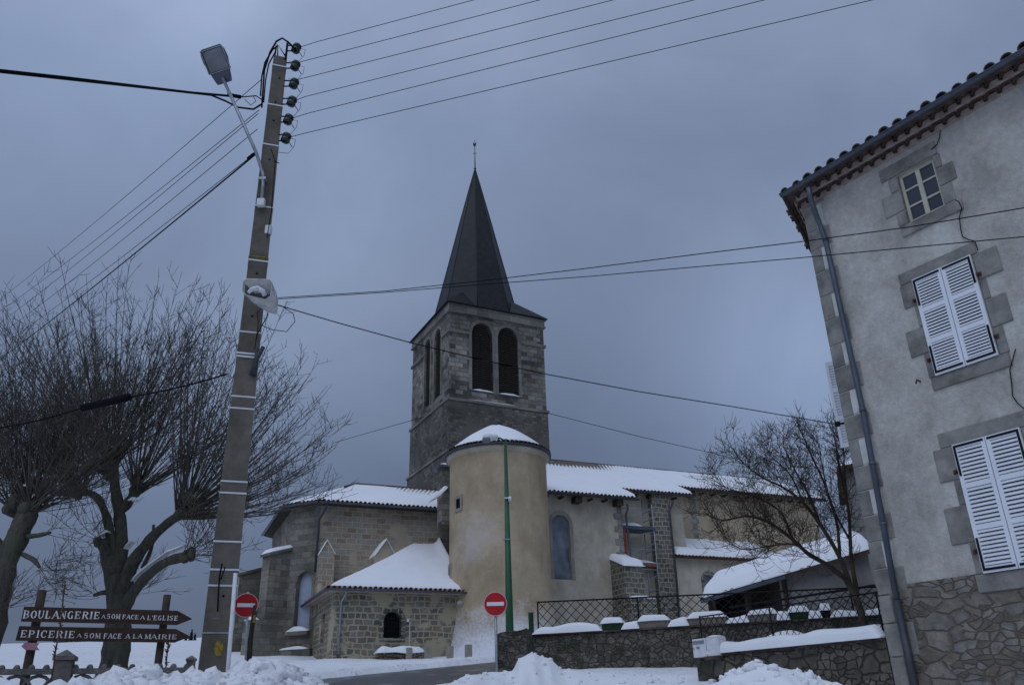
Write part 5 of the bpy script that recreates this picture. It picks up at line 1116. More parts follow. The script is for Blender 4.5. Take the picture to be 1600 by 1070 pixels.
# ================================================================== CONCRETE UTILITY POLE AND WHAT HANGS ON IT
PD = 11.0; b0_ = PY(334, 1045, PD); PX = b0_.x
def pole_c(z): return V((PX-.02*(z-1.9)/10, PD, z))
def pole_w(z): f = (z-1.9)/9.8; return (.182-.075*f, .13-.04*f)
PAZ = 71.0; pfr = Fr(PAZ)
def zpole(py): return zat(py, PX, PD-.15)
ZTOP = zpole(84)
pole = thing('utility_pole', (PX, PD, 1.0), 'tall tapered concrete utility pole banded with pale straps, carrying insulators, lamp and loudspeaker', 'utility pole')
mb = MB(); ring = lambda z: [pole_c(z)+pfr.e*(sx*pole_w(z)[0])+pfr.b*(sy*pole_w(z)[1]) for sx, sy in ((-1, -1), (1, -1), (1, 1), (-1, 1))]
zz = [.6+(ZTOP-.6)*i/24 for i in range(25)]; R_ = [ring(z) for z in zz]
for i in range(24):
    for j in range(4): mb.poly([R_[i][j], R_[i][(j+1) % 4], R_[i+1][(j+1) % 4], R_[i+1][j]])
mb.poly(R_[-1]); mb.build('shaft', M['concrete'], pole)
for y_, col, h_ in ((99, 'strap', .022), (160.5, 'strap', .022), (223, 'strap', .022), (320, 'strap', .022), (399, 'yellow', .014), (404.7, 'strap', .022), (451, 'strap', .022), (517, 'strap', .022), (550.5, 'strap', .026), (555.5, 'strap', .026), (618, 'strap', .022), (636.5, 'strap', .022), (751, 'strap', .022), (769, 'strap', .022), (845, 'strap', .022), (889, 'strap', .022), (914, 'strap', .022), (988, 'galv', .020)):
    z = zpole(y_); wx, wy = pole_w(z); cx_ = pole_c(z); f_ = Fr(PAZ, (cx_.x, cx_.y, 0)); o_ = .006; mb = MB(); h_ = h_*.5
    mb.box(f_, -wx-o_, wx+o_, -wy-o_, -wy+.01, z-h_, z+h_); mb.box(f_, -wx-o_, -wx+.01, -wy+.01, wy, z-h_, z+h_); mb.box(f_, wx-.01, wx+o_, -wy+.01, wy, z-h_, z+h_); mb.build('strap', M[col], pole)
for y_, dx in ((118, .02), (156, 0), (185, 0), (246, 0), (425, 0), (492, 0), (930, .02)):
    z = zpole(y_); cx_ = pole_c(z); wy = pole_w(z)[1]; mb = MB(); mb.lathe([(0, .004), (.016, .004), (.016, -.02)], cx_+pfr.e*dx-pfr.b*wy, 10, axis=-pfr.b); mb.build('bolt_hole', M['dark'], pole)
z = zpole(1015); cx_ = pole_c(z); mb = MB(); P = [cx_+pfr.e*(.05*cos(t)*(1+.4*nz((cos(t)*2, sin(t)*2, 3))))-pfr.b*(pole_w(z)[1]+.003)+V((0, 0, .02+.085*sin(t)*(1+.3*nz((cos(t)*3, sin(t)*3, 1))))) for t in [2*pi*i/18 for i in range(18)]]
P = [p+pfr.e*.03 for p in P]; mb.poly(P); mb.poly([p+V((0, .002, 0)) for p in P][::-1]); mb.build('yellow_paint_blot', M['yellow'], pole)
z = zpole(962); cx_ = pole_c(z); f_ = Fr(PAZ, (cx_.x, cx_.y, 0)); mb = MB(); mb.box(f_, -.09, .01, -pole_w(z)[1]-.004, -pole_w(z)[1], z-.04, z+.04); mb.build('number_plate', M['conc_dark'], pole)
mb = MB(); mb.tube([PY(347, 880, 10.8), PY(343, 900, 10.8), PY(341, 930, 10.82), PY(340, 955, 10.82)], .011, 5); mb.tube([PY(352, 885, 10.8), PY(345, 905, 10.8)], .009, 5); mb.build('earth_wire', M['black'], pole)
# dark patches of cable down the left edge at the top, lead-in loop
mb = MB(); mb.tube([PY(x_, y_, 10.86) for x_, y_ in ((409, 168), (411, 140), (413, 110), (422, 82), (432, 65), (441, 60), (450, 66), (462, 78))], .016, 6); mb.tube([PY(x_, y_, 10.9) for x_, y_ in ((407, 150), (409, 120), (414, 98), (426, 78), (434, 72))], .013, 6)
mb.tube([PY(x_, y_, 11.12) for x_, y_ in ((412, 160), (415, 125), (420, 100), (430, 82))], .012, 6); mb.build('service_cables', M['black'], pole)
mb = MB(); mb.tube([PY(429, 90, 11), PY(432, 72, 11)], .015, 5); mb.tube([PY(434, 92, 11), PY(434, 70, 11), PY(446, 88, 11)], .014, 5); mb.build('top_bracket', M['iron'], pole)
ins = [(463, 76), (461.5, 103), (459.5, 131), (456, 159), (450.5, 187), (447, 216)]
mb = MB(); mb.tube([PY(449, 68, 10.95), PY(446, 95, 10.95)], .02, 5); mb.build('top_bracket', M['iron'], pole)
IPT = []
for x_, y_ in ins:
    c_ = PY(x_, y_, 10.95); L_ = V((PX+pole_w(c_.z)[0]-.01, 10.95, c_.z)); IPT.append(c_)
    mb = MB(); mb.tube([L_+V((0, 0, .07)), c_+V((0, 0, .055))], .012, 5); mb.tube([L_+V((0, 0, -.05)), c_+V((0, 0, -.055))], .012, 5); mb.tube([c_+V((.01, 0, .09)), c_+V((.0, 0, -.09))], .01, 5); br_ = mb.build('insulator_bracket', M['iron'], pole)
    mb = MB(); mb.lathe([(.02, -.078), (.070, -.068), (.076, -.025), (.045, -.01), (.045, .01), (.076, .025), (.070, .068), (.02, .078)], c_, 12, axis=(.25, .1, 1)); mb.build('insulator', M['insul'], br_)
    mb = MB(); mb.tube([c_+V((.03, 0, -.04)), c_+V((.12, -.02, -.20))], .006, 4); mb.tube([c_+V((.05, 0, 0)), c_+V((.16, -.02, -.05)), c_+V((.15, -.02, -.18)), c_+V((.06, .0, -.30)), c_+V((-.1, .02, -.26))], .004, 4); mb.build('tie_wire', M['black'], br_)
# boxes
def pbox(px, py, d, w_, h_, dp, name, m): q_ = PY(px, py, d); f_ = Fr(90, (q_.x, q_.y, 0)); mb = MB(); mb.box(f_, -w_/2, w_/2, -dp/2, dp/2, q_.z-h_/2, q_.z+h_/2); return mb.build(name, M[m], pole, bevel=.008)
pbox(408, 317, 10.82, .115, .13, .08, 'fuse_box', 'white_metal'); pbox(419.5, 360, 10.95, .09, .15, .09, 'fuse_box', 'white_metal')
q_ = PY(400, 565, 10.9); mb = MB(); mb.tube([q_+V((-.05, 0, -.2)), q_+V((.01, 0, .05)), q_+V((.09, -.02, .22))], [.03, .035, .03], 6); mb.tube([PY(397, 587, 10.9), PY(402, 548, 10.9)], .03, 6); mb.build('cable_clamp', M['zinc_dark'], pole)
mb = MB(); mb.tube([PY(x_, y_, 10.85) for x_, y_ in ((398, 545), (404, 505), (402, 488), (418, 472), (440, 478), (458, 490), (461, 502), (448, 518), (425, 515), (408, 508))], .006, 5); mb.tube([PY(x_, y_, 10.85) for x_, y_ in ((420, 478), (417, 495), (404, 518), (400, 530))], .008, 5)
mb.build('hanging_cable', M['black'], pole); mb = MB(); mb.tube([PY(x_, y_, 10.86) for x_, y_ in ((423, 232), (430, 252), (427, 290), (424, 330), (417, 372))], .007, 5); mb.tube([PY(428, 252, 10.86), PY(436, 255, 10.86)], .008, 4); mb.build('hanging_cable', M['black'], pole)
# street lamp on an arm
q_ = PY(411, 290, 10.82)
sl_ = thing('pole_street_lamp', q_, 'grey street lamp on a slanting arm near the top of the concrete pole', 'street lamp')
hd_ = PY(350, 126, 10.35); mb = MB(); mb.tube([PY(409, 312, 10.82), PY(411, 290, 10.82), PY(411, 272, 10.8), PY(400, 238, 10.72), PY(348, 122, 10.3)], .026, 8); mb.build('arm', M['galv'], sl_)
mb = MB(); q2 = PY(410, 280, 10.82); mb.box(Fr(90, (q2.x, q2.y, 0)), -.06, .06, -.035, .06, q2.z-.02, q2.z+.02); mb.build('clamp', M['galv'], sl_)
hc = [PY(343, 123, 10.3), PY(330, 96, 10.1)]; D1 = (PY(330, 82, 10.05)-PY(347, 124, 10.33)).normalized(); SX = (D1.cross(V((0, -1, 0)))).normalized(); NX = (SX.cross(D1)).normalized(); NX = NX if NX.y < 0 else -NX
NX = (NX+V((-.15, 0, -.55))).normalized(); NX = (NX-D1*NX.dot(D1)).normalized(); SX = D1.cross(NX).normalized()
b_ = PY(349, 124, 10.33)
def shellpts(prof, off):
    return [[b_+D1*l+SX*(w_*sx)+NX*(off+dz*dzk) for sx, dzk in ((-1, 0), (-.82, -1), (0, -1.25), (.82, -1), (1, 0))] for l, w_, dz in prof]
prof_ = [(-.06, .12, .04), (.0, .14, .06), (.12, .165, .10), (.3, .205, .13), (.42, .20, .12), (.485, .17, .07), (.5, .155, .0)]
mb = MB(); mb.grid(shellpts(prof_, 0)); mb.poly([b_+D1*l+SX*w_ for l, w_, _ in prof_]+[b_+D1*l-SX*w_ for l, w_, _ in prof_[::-1]]); mb.build('lamp_head', M['zinc'], sl_)
mb = MB(); P = []
for i in range(9):
    row = []
    for j in range(9): u_, v_ = i/8*2-1, j/8*2-1; row.append(b_+D1*(.30+.165*v_)+SX*(.165*u_*(1-.06*v_*v_))+NX*(.006+.05*(1-u_**4)*(1-v_**4)))
    P.append(row)
mb.grid(P); mb.build('lens', M['lens'], sl_)
mb = MB(); P = [b_+D1*(.30+.175*v_)+SX*(.178*u_)+NX*.012 for u_, v_ in ((-1, -1), (1, -1), (1, 1), (-1, 1), (-1, -1))]; mb.tube(P, .012, 5); mb.build('lens_rim', M['galv'], sl_)
# loudspeaker
c_ = PY(402, 452, 10.55); ls = thing('loudspeaker', c_, 'pale horn loudspeaker strapped halfway up the concrete pole', 'loudspeaker')
mo = [PY(380, 440, 10.45), PY(385, 436, 10.42), PY(421, 437, 10.42), PY(425, 442, 10.45), PY(423, 462, 10.5), PY(415, 468, 10.52), PY(384, 461, 10.5), PY(379, 455, 10.48)]
cm = sum((p for p in mo), V())/8; mid = [cm.lerp(p, .88)+V((.07, .10, -.09)) for p in mo]; th2 = [cm.lerp(p, .62)+V((.13, .20, -.16)) for p in mo]; th3 = [cm.lerp(p, .38)+V((.15, .30, -.20)) for p in mo]
mb = MB(); 
for A, B in ((mo, mid), (mid, th2), (th2, th3)):
    mb.grid([A+[A[0]], B+[B[0]]])
mb.poly(th3); mb.tube(mo+[mo[0]], .008, 5, cap=False); mb.build('horn', M['horn'], ls)
mb = MB(); ins_ = [cm.lerp(p, .93)+V((.01, .02, 0)) for p in mo]; in2 = [cm.lerp(p, .5)+V((.05, .12, -.06)) for p in mo]; mb.grid([ins_+[ins_[0]], in2+[in2[0]]]); mb.poly(in2); mb.build('horn_inside', M['hornin'], ls, recalc=False)
mb = MB(); mb.tube([PY(388, 457, 10.44), PY(394, 452, 10.42), PY(402, 450, 10.42), PY(411, 455, 10.43), PY(414, 462, 10.46)], [.025, .034, .036, .036, .03], 9); mb.lathe([(0, -.03), (.03, -.02), (.036, .01), (0, .04)], PY(401, 451, 10.40), 10, axis=(0, -1, .2)); mb.build('reflex_tube', M['white_metal'], ls)
mb = MB(); mb.lathe([(0, -.06), (.07, -.05), (.075, .04), (0, .06)], PY(412, 468, 10.78), 12, axis=(.2, 1, -.5)); mb.build('driver', M['horn'], ls)

# ================================================================== CABLES
def cable(pts, r, label, sag=0.0, n=14, group=None, name='overhead_wire'):
    P = []
    for i in range(len(pts)-1):
        for k in range(n):
            t = k/n; P.append(V(pts[i]).lerp(V(pts[i+1]), t)-V((0, 0, sag*4*t*(1-t))))
    P.append(V(pts[-1])); mb = MB(); mb.tube(P, r, 5); return mb.build(name, M['black'], label=label, cat='wire' if 'wire' in name else 'cable', group=group)
oname = ['topmost', 'second', 'third', 'fourth', 'fifth', 'lowest']
ex = [(742, 0), (845, 0), (960, 0), (1086, 0), (1196, 0), (1365, 0)]; stt = [(494, 66), (470, 97), (464, 125), (478, 151), (482, 177), (478, 208)]
for i in range(6):
    a = IPT[i]; r_ = pray(*ex[i]); zz_ = a.z+.05; p1_ = PZ(ex[i][0], ex[i][1], zz_); m1 = PY(stt[i][0], stt[i][1], 10.9-.02*i)
    dvv = (p1_-a); far_ = p1_+dvv*2.2; cable([a, m1, p1_, far_], .0055, '%s of the six bare wires rising right from the pole insulators' % oname[i], group='bare wires from the insulators to the right')
mb = MB(); q_ = PY(588, 122, 9.9)
for i, (x0, y0, x1, y1) in enumerate(((409, 124, 0, 467.4), (405, 172, 0, 486), (403, 178, 0, 504.4), (402, 202, 0, 523), (401, 238, 0, 541))):
    a = PY(x0, y0, 11.1); b_ = PY(x1, y1, 34); cable([a, b_, b_+(b_-a)*.25], .0065, '%s of the five thin wires running down left behind the pole' % ['topmost', 'second', 'middle', 'fourth', 'lowest'][i], sag=.12, group='thin wires running down to the left')
a = PY(397, 243, 10.95); b_ = PY(0, 561, 33); cable([a, b_, b_+(b_-a)*.2], .014, 'thick twisted cable running down left below the five thin wires', sag=.1, name='overhead_cable')
mb = MB(); mb.tube([PY(397, 241, 10.94), PY(388, 248, 11.1)], .03, 6); mb.build('cable_end_clamp', M['black'], pole)
# black cable from the left at lamp height
cable([PY(-60, 100, 9.0), PY(0, 110, 9.2), PY(100, 121, 9.6), PY(200, 133, 10.1), PY(300, 145, 10.5), PY(345, 149, 10.7), PY(376, 152, 10.8)], .019, 'upper strand of the thick black cable from the left edge to the pole top', n=2, name='overhead_cable', group='black cable strands left of the pole')
cable([PY(-60, 101, 9.02), PY(0, 113, 9.22), PY(120, 126, 9.7), PY(240, 139, 10.2), PY(330, 149, 10.6), PY(352, 158, 10.7), PY(372, 168, 10.8), PY(396, 171, 10.85), PY(409, 163, 10.9)], .016, 'lower strand of the thick black cable, looping up to the pole', n=2, name='overhead_cable', group='black cable strands left of the pole')
mb = MB(); mb.tube([PY(355, 148, 10.72), PY(377, 152, 10.8)], .032, 7); mb.build('cable_clamp', M['black'], pole)
mb = MB(); mb.tube([PY(377, 152, 10.8), PY(400, 150, 10.9), PY(412, 158, 10.95)], .01, 5); mb.tube([PY(382, 155, 10.8), PY(392, 165, 10.83), PY(400, 158, 10.85), PY(395, 150, 10.85)], .006, 5); mb.build('cable_loop', M['black'], pole)
# pair of wires crossing in front of the spire to the right
cable([PY(424, 466, 10.9), PY(600, 455, 10.4), PY(760, 438, 9.9), PY(920, 419, 9.4), PY(1100, 396, 8.6), PY(1250, 378, 8.1), PY(1420, 355, 7.5), PY(1600, 325, 6.9), PY(1700, 306, 6.6)], .006, 'upper of two wires crossing the spire and the shuttered house', n=3, group='pair of wires crossing the spire')
cable([PY(424, 468, 10.9), PY(600, 457, 10.4), PY(760, 444, 9.9), PY(920, 432, 9.4), PY(1100, 416, 8.6), PY(1250, 403, 8.1), PY(1420, 387, 7.5), PY(1600, 370, 6.9), PY(1700, 361, 6.6)], .0055, 'lower of two wires crossing the spire and the shuttered house', n=3, group='pair of wires crossing the spire')
cable([PY(421, 473, 10.9), PY(530, 505, 11.3), PY(640, 535, 11.7), PY(743, 560, 12.1), PY(845, 583, 12.5), PY(1000, 612, 13.2), PY(1150, 636, 13.9), HOOK], .0085, 'sagging wire from the loudspeaker across the belfry to the corner of the shuttered house', n=3)
a = tf.W(TA-.06, TB+3, zat(648, *(tf.W(TA, TB+3, 0).xy)))
cable([a, PY(520, 692, 70)], .02, 'faint distant wire descending left from the bell tower')
cable([PY(851, 644, 52), PY(1000, 682, 56), PY(1190, 725, 62)], .02, 'faint distant wire descending right from the bell tower towards the bare shrub')
a = PY(355, 584, 10.95); b_ = PY(203, 620, 11.0); c_ = PY(128, 637, 11.1); e_ = PY(0, 668, 11.4)
cable([a, b_, c_, e_, e_+(e_-c_)*.6], .012, 'dark wire with a splice sleeve running left from the pole through the linden crown', sag=.03, name='overhead_cable')
mb = MB(); mb.tube([b_, b_.lerp(c_, .5), c_], .052, 9); mb.build('cable_splice', M['black'], label='long black splice sleeve hanging on the wire in front of the linden crown', cat='cable sleeve')

# ================================================================== DIRECTION SIGN
S0 = PY(33, 962, 9.3); S1 = PY(300, 968, 9.75); az_s = math.degrees(atan2((S1-S0).x, (S1-S0).y)); sg = Fr(az_s, S0); so2 = sg.onb
dsn = thing('direction_sign', sg.W(.9, 0, .9), 'brown wooden direction sign with two arrow boards pointing right to bakery and grocery', 'direction sign')
GL = {'A': [(0, 0, .38, 1, .10), (.38, 1, .80, 0, .17), (.16, .36, .64, .36, .07)], 'B': [(.14, 0, .14, 1, .19), (.14, .94, .5, .94, .08), (.5, .94, .62, .82, .12), (.62, .82, .62, .64, .17), (.62, .64, .5, .53, .1), (.14, .53, .5, .53, .08), (.5, .53, .68, .38, .12), (.68, .38, .68, .2, .18), (.68, .2, .52, .06, .1), (.14, .06, .52, .06, .08)],
 'C': [(.66, .82, .5, .96, .1), (.5, .96, .28, .96, .1), (.28, .96, .1, .72, .14), (.1, .72, .1, .28, .2), (.1, .28, .28, .04, .14), (.28, .04, .52, .04, .1), (.52, .04, .68, .2, .1), (.66, .66, .66, .98, .09)],
 'E': [(.14, 0, .14, 1, .19), (.14, .95, .66, .95, .09), (.14, .51, .5, .51, .08), (.14, .05, .68, .05, .09), (.66, .76, .66, 1, .08), (.68, 0, .68, .25, .08), (.5, .38, .5, .64, .07)], 'F': [(.14, 0, .14, 1, .19), (.14, .95, .66, .95, .09), (.14, .51, .5, .51, .08), (.66, .76, .66, 1, .08), (.5, .38, .5, .64, .07)],
 'G': [(.66, .82, .5, .96, .1), (.5, .96, .28, .96, .1), (.28, .96, .1, .72, .14), (.1, .72, .1, .28, .2), (.1, .28, .28, .04, .14), (.28, .04, .52, .04, .1), (.62, .04, .62, .42, .17), (.48, .42, .74, .42, .07)],
 'I': [(.2, 0, .2, 1, .2), (.04, .96, .36, .96, .07), (.04, .04, .36, .04, .07)], 'L': [(.14, 0, .14, 1, .19), (.0, .96, .3, .96, .07), (.14, .05, .62, .05, .09), (.63, 0, .63, .28, .08)],
 'M': [(.1, 0, .1, 1, .1), (.1, 1, .42, .1, .17), (.42, .1, .76, 1, .08), (.78, 0, .78, 1, .18)], 'N': [(.1, 0, .1, 1, .09), (.1, 1, .66, 0, .19), (.66, 0, .66, 1, .09)],
 'O': [(.4, .96, .2, .86, .1), (.2, .86, .1, .6, .16), (.1, .6, .1, .4, .19), (.1, .4, .2, .14, .16), (.2, .14, .4, .04, .1), (.4, .04, .6, .14, .1), (.6, .14, .7, .4, .16), (.7, .4, .7, .6, .19), (.7, .6, .6, .86, .16), (.6, .86, .4, .96, .1)],
 'P': [(.14, 0, .14, 1, .19), (.14, .94, .52, .94, .08), (.52, .94, .66, .82, .13), (.66, .82, .66, .64, .18), (.66, .64, .52, .48, .12), (.14, .48, .52, .48, .08)], 'R': [(.14, 0, .14, 1, .19), (.14, .94, .52, .94, .08), (.52, .94, .66, .82, .13), (.66, .82, .66, .66, .18), (.66, .66, .52, .52, .12), (.14, .52, .52, .52, .08), (.42, .52, .72, .0, .17)],
 'S': [(.62, .72, .62, .96, .08), (.6, .84, .42, .96, .09), (.42, .96, .18, .9, .1), (.18, .9, .12, .68, .16), (.12, .68, .6, .34, .17), (.6, .34, .58, .12, .15), (.58, .12, .36, .03, .1), (.36, .03, .12, .14, .09), (.1, .04, .1, .28, .08)],
 'U': [(.12, 1, .12, .3, .18), (.12, .3, .26, .06, .13), (.26, .06, .5, .04, .1), (.5, .04, .66, .26, .1), (.66, .26, .66, 1, .1)], '5': [(.6, .95, .18, .95, .1), (.16, .95, .14, .54, .1), (.14, .54, .46, .6, .1), (.46, .6, .62, .4, .16), (.62, .4, .56, .1, .16), (.56, .1, .3, .02, .1), (.3, .02, .1, .14, .1)],
 '0': None, "'": [(.1, 1, .08, .72, .14)]}
GL['0'] = GL['O']; SER = {'A': [(0, 0), (.8, 0)], 'B': [(.12, 0), (.12, 1)], 'E': [(.12, 0), (.12, 1)], 'F': [(.12, 0), (.12, 1)], 'L': [(.12, 0)], 'M': [(.1, 0), (.78, 0), (.1, 1), (.78, 1)], 'N': [(.1, 0), (.1, 1), (.66, 1)], 'P': [(.12, 0), (.12, 1)], 'R': [(.12, 0), (.12, 1), (.74, 0)], 'U': [(.12, 1), (.66, 1)]}
def lettering(items, board):
    mb = MB()
    for ch, x0, x1, zb_, zt2 in items:
        wd = .44 if ch == 'I' else (.2 if ch == "'" else .86); sx = (x1-x0)/wd; h_ = zt2-zb_
        strokes = list(GL[ch])+[(cx-.13, cz+(.035 if cz == 0 else -.035), cx+.13, cz+(.035 if cz == 0 else -.035), .07) for cx, cz in SER.get(ch, [])]
        for k_, (ax_, az_, bx_, bz_, w_) in enumerate(strokes):
            a = V((x0+ax_*sx, zb_+az_*h_)); b_ = V((x0+bx_*sx, zb_+bz_*h_)); dd = (b_-a); L_ = dd.length
            if L_ < 1e-6: continue
            nn = V((-dd.y, dd.x))/L_*w_*h_*.5; ee_ = dd/L_*w_*h_*.15; y_ = -.0245-.0006*(k_ % 4)
            q = [a-ee_-nn, b_+ee_-nn, b_+ee_+nn, a-ee_+nn]; mb.poly([sg.W(v_[0], y_, v_[1]) for v_ in q])
    return mb.build('lettering', M['letter'], board)
def spread(txt, px0, px1, py0t, py0b, py1t, py1b, gap=.14):
    ws = [.44 if c_ == 'I' else (.22 if c_ == "'" else (.5 if c_ == ' ' else .86)) for c_ in txt]; tot = sum(ws)+gap*(len(txt)-1); x = 0; out_ = []
    for c_, w_ in zip(txt, ws):
        f0, f1 = x/tot, (x+w_)/tot; x += w_+gap
        if c_ == ' ': continue
        p0_, p1_ = px0+(px1-px0)*f0, px0+(px1-px0)*f1; yt, yb = py0t+(py1t-py0t)*f0, py0b+(py1b-py0b)*f0
        out_.append((c_, so2(p0_, yb, -.025)[0], so2(p1_, yb, -.025)[0], so2(p0_, yb, -.025)[1], so2(p0_, yt, -.025)[1]))
    return out_
for (tl, bl, tr, brr, tip, letters) in (((37.5, 947), (32.5, 970), (277.5, 953.5), (275.5, 975.5), (300, 966), [("BOULANGERIE", 35.5, 156, 953, 965.5, 955.5, 966.5), ("A", 158.5, 164.5, 960, 965.5, 960, 965.5), ("50M", 166.5, 187, 958.5, 966, 959, 966.5), ("FACE", 191, 216.5, 959.5, 966.5, 960.5, 967), ("A", 219.5, 226, 961, 967, 961, 967), ("L'EGLISE", 230, 278, 961, 968, 961.5, 969)]),
                                      ((30, 977.5), (24, 1000), (275, 982), (272, 1003), (297, 993.5), [("EPICERIE", 31.5, 117, 984, 995, 985.5, 996.5), ("A", 120, 127, 989.5, 995, 989.5, 995), ("50M", 130.5, 156, 988.5, 996.5, 989, 997), ("FACE", 161.5, 190, 989, 997, 989.5, 997), ("A", 196, 203, 990, 997, 990, 997), ("LA", 207.5, 222, 990, 997, 990, 997), ("MAIRIE", 226, 277, 990.5, 997.5, 991, 998)])):
    P = [so2(*q_, -.022) for q_ in (bl, brr, tip, tr, tl)]
    mb = MB(); A = [sg.W(a, -.022, z) for a, z in P]; B = [sg.W(a, .018, z) for a, z in P]; mb.poly(A); mb.poly(B[::-1])
    for i in range(5): mb.poly([A[i], B[i], B[(i+1) % 5], A[(i+1) % 5]])
    bd = mb.build('arrow_board', M['board'], dsn, bevel=.004); its = []
    for L_ in letters: its += spread(*L_)
    lettering(its, bd)
for (xt, yt, xb, yb, r_) in ((68.5, 923, 46, 1052, .047), (262.5, 930, 247, 1052, .042)):
    p, q_ = PY(xt, yt, 9.47 if xt < 100 else 9.8), None; mb = MB(); f_ = sg; a = (V((p.x, p.y, 0))-V((S0.x, S0.y, 0))).dot(sg.e)
    mb.tube([sg.W(a, .075, .5), sg.W(a, .075, p.z)], r_, 10); mb.build('post', M['wood_post'], dsn)
p = sg.onb(50, 1009, -.0); mb = MB(); P = [(33, 1009), (39, 1003), (61, 1004), (57, 1009), (61, 1015), (39, 1014.5)]; A = [sg.W(*(lambda t: (t[0], -.02, t[1]))(so2(x_, y_, -.02))) for x_, y_ in P]; B = [p_+sg.b*.02 for p_ in A]; mb.poly(A); mb.poly(B[::-1])
for i in range(6): mb.poly([A[i], B[i], B[(i+1) % 6], A[(i+1) % 6]])
mb.build('small_pink_arrow', M['pink'], dsn)

# ================================================================== FRONT FENCE (cast concrete)
F0 = PY(-60, 1049, 8.9); F1 = PY(315, 1040, 9.6); ff = Fr(math.degrees(atan2((F1-F0).x, (F1-F0).y)), F0); fo_ = ff.onb; FLn = (F1-F0).length
fence = thing('concrete_fence', ff.W(1, 0, .9), 'ornamental cast concrete fence with arched lattice under the direction sign', 'fence')
zr_ = fo_(40, 1046, 0)[1]
mb = MB(); mb.box(ff, 0, FLn-.06, -.035, .035, zr_-.045, zr_+.01)
for i in range(int(FLn/.135)): a = .08+i*.135; mb.lathe([(.03, -.005), (.035, .015), (.02, .04), (0, .045)], ff.W(a, 0, zr_+.005), 7)
mb.build('rail', M['conc_dark'], fence)
mb = MB()
for i in range(int(FLn/.20)+1):
    for rr_2 in (.19,):
        pts = [ff.W(.1+i*.20+rr_2*cos(pi*k/10), .004*(i % 2), zr_-.36+rr_2*1.6*sin(pi*k/10)) for k in range(11)]; mb.tube(pts, .018, 5)
mb.box(ff, 0, FLn, -.03, .03, zr_-.42, zr_-.36); mb.box(ff, 0, FLn, -.03, .03, .5, zr_-.8)
mb.build('arched_lattice', M['conc_dark'], fence)
for px_, top, w_ in ((102, 1014, .085), (299, 1023, .045)):
    a = fo_(px_, 1030, 0)[0]; zt2 = fo_(px_, top, 0)[1]; mb = MB(); mb.box(ff, a-w_, a+w_, -w_, w_, .3, zt2-w_*1.3); mb.box(ff, a-w_*1.25, a+w_*1.25, -w_*1.25, w_*1.25, zt2-w_*1.3, zt2-w_*.85)
    k = MB(); ww = w_*1.25; b0q = [ff.W(a-ww, -ww, zt2-w_*.85), ff.W(a+ww, -ww, zt2-w_*.85), ff.W(a+ww, ww, zt2-w_*.85), ff.W(a-ww, ww, zt2-w_*.85)]
    for i in range(4): mb.poly([b0q[i], b0q[(i+1) % 4], ff.W(a, 0, zt2)])
    mb.build('post', M['conc_dark'], fence, bevel=.006)
def stalk(pts, d, label):
    t_ = [PY(x_, y_, d) for x_, y_ in pts]; t_.append(V((t_[-1].x, d, .8))); mb = MB(); mb.tube(t_, [.004]+[.008]*(len(t_)-1), 5); random.seed(int(pts[0][0]))
    for i in range(34):
        f = random.uniform(0, .95)**1.3*(len(t_)-2); k = int(f); p = t_[k].lerp(t_[k+1], f-k); mb.tube([p, p+V((random.uniform(-.03, .03), random.uniform(-.03, .03), random.uniform(0, .03)))], [.009, .003], 4)
    mb.build('dry_stalk', M['rust'], label=label, cat='plant', group='dry stalks by the fence')
stalk([(102, 908), (99, 930), (97, 955), (93, 985), (87, 1015), (83, 1045)], 9.0, 'tall dry stalk rising past the left end of both arrow boards')
stalk([(264, 1005), (261, 1020), (259, 1045)], 9.5, 'short dry stalk beside the right post of the direction sign')

# ================================================================== TREES
def crv(pts, n=5):
    P = [V(p) for p in pts]; out_ = []
    for i in range(len(P)-1):
        p0 = P[max(0, i-1)]; p1 = P[i]; p2 = P[i+1]; p3 = P[min(len(P)-1, i+2)]
        for k in range(n):
            t = k/n; out_.append(.5*((2*p1)+(p2-p0)*t+(2*p0-5*p1+4*p2-p3)*t*t+(3*p1-p0-3*p2+p3)*t*t*t))
    out_.append(P[-1]); return out_
def limb(mb, pts, rads, n=9, lump=.12):
    if n > 9: rads = [x_*.86 for x_ in rads]
    elif lump > .1: rads = [x_*.82 for x_ in rads]
    c_ = crv(pts); N = len(c_)-1; R_ = []
    for i, p in enumerate(c_):
        f = i/N*(len(rads)-1); k = min(int(f), len(rads)-2); r = rads[k]+(rads[k+1]-rads[k])*(f-k); R_.append(r*(1+lump*nz((p.x*4, p.y*4, p.z*4))*2))
    k0 = len(mb.v); mb.tube(c_, R_, n)
    for j in range(k0, len(mb.v)):
        v_ = mb.v[j]; mb.v[j] = v_+V((nz((v_.x*6, v_.y*6, v_.z*6)), nz((v_.x*6+7, v_.y*6, v_.z*6)), 0))*R_[0]*.12
    return c_
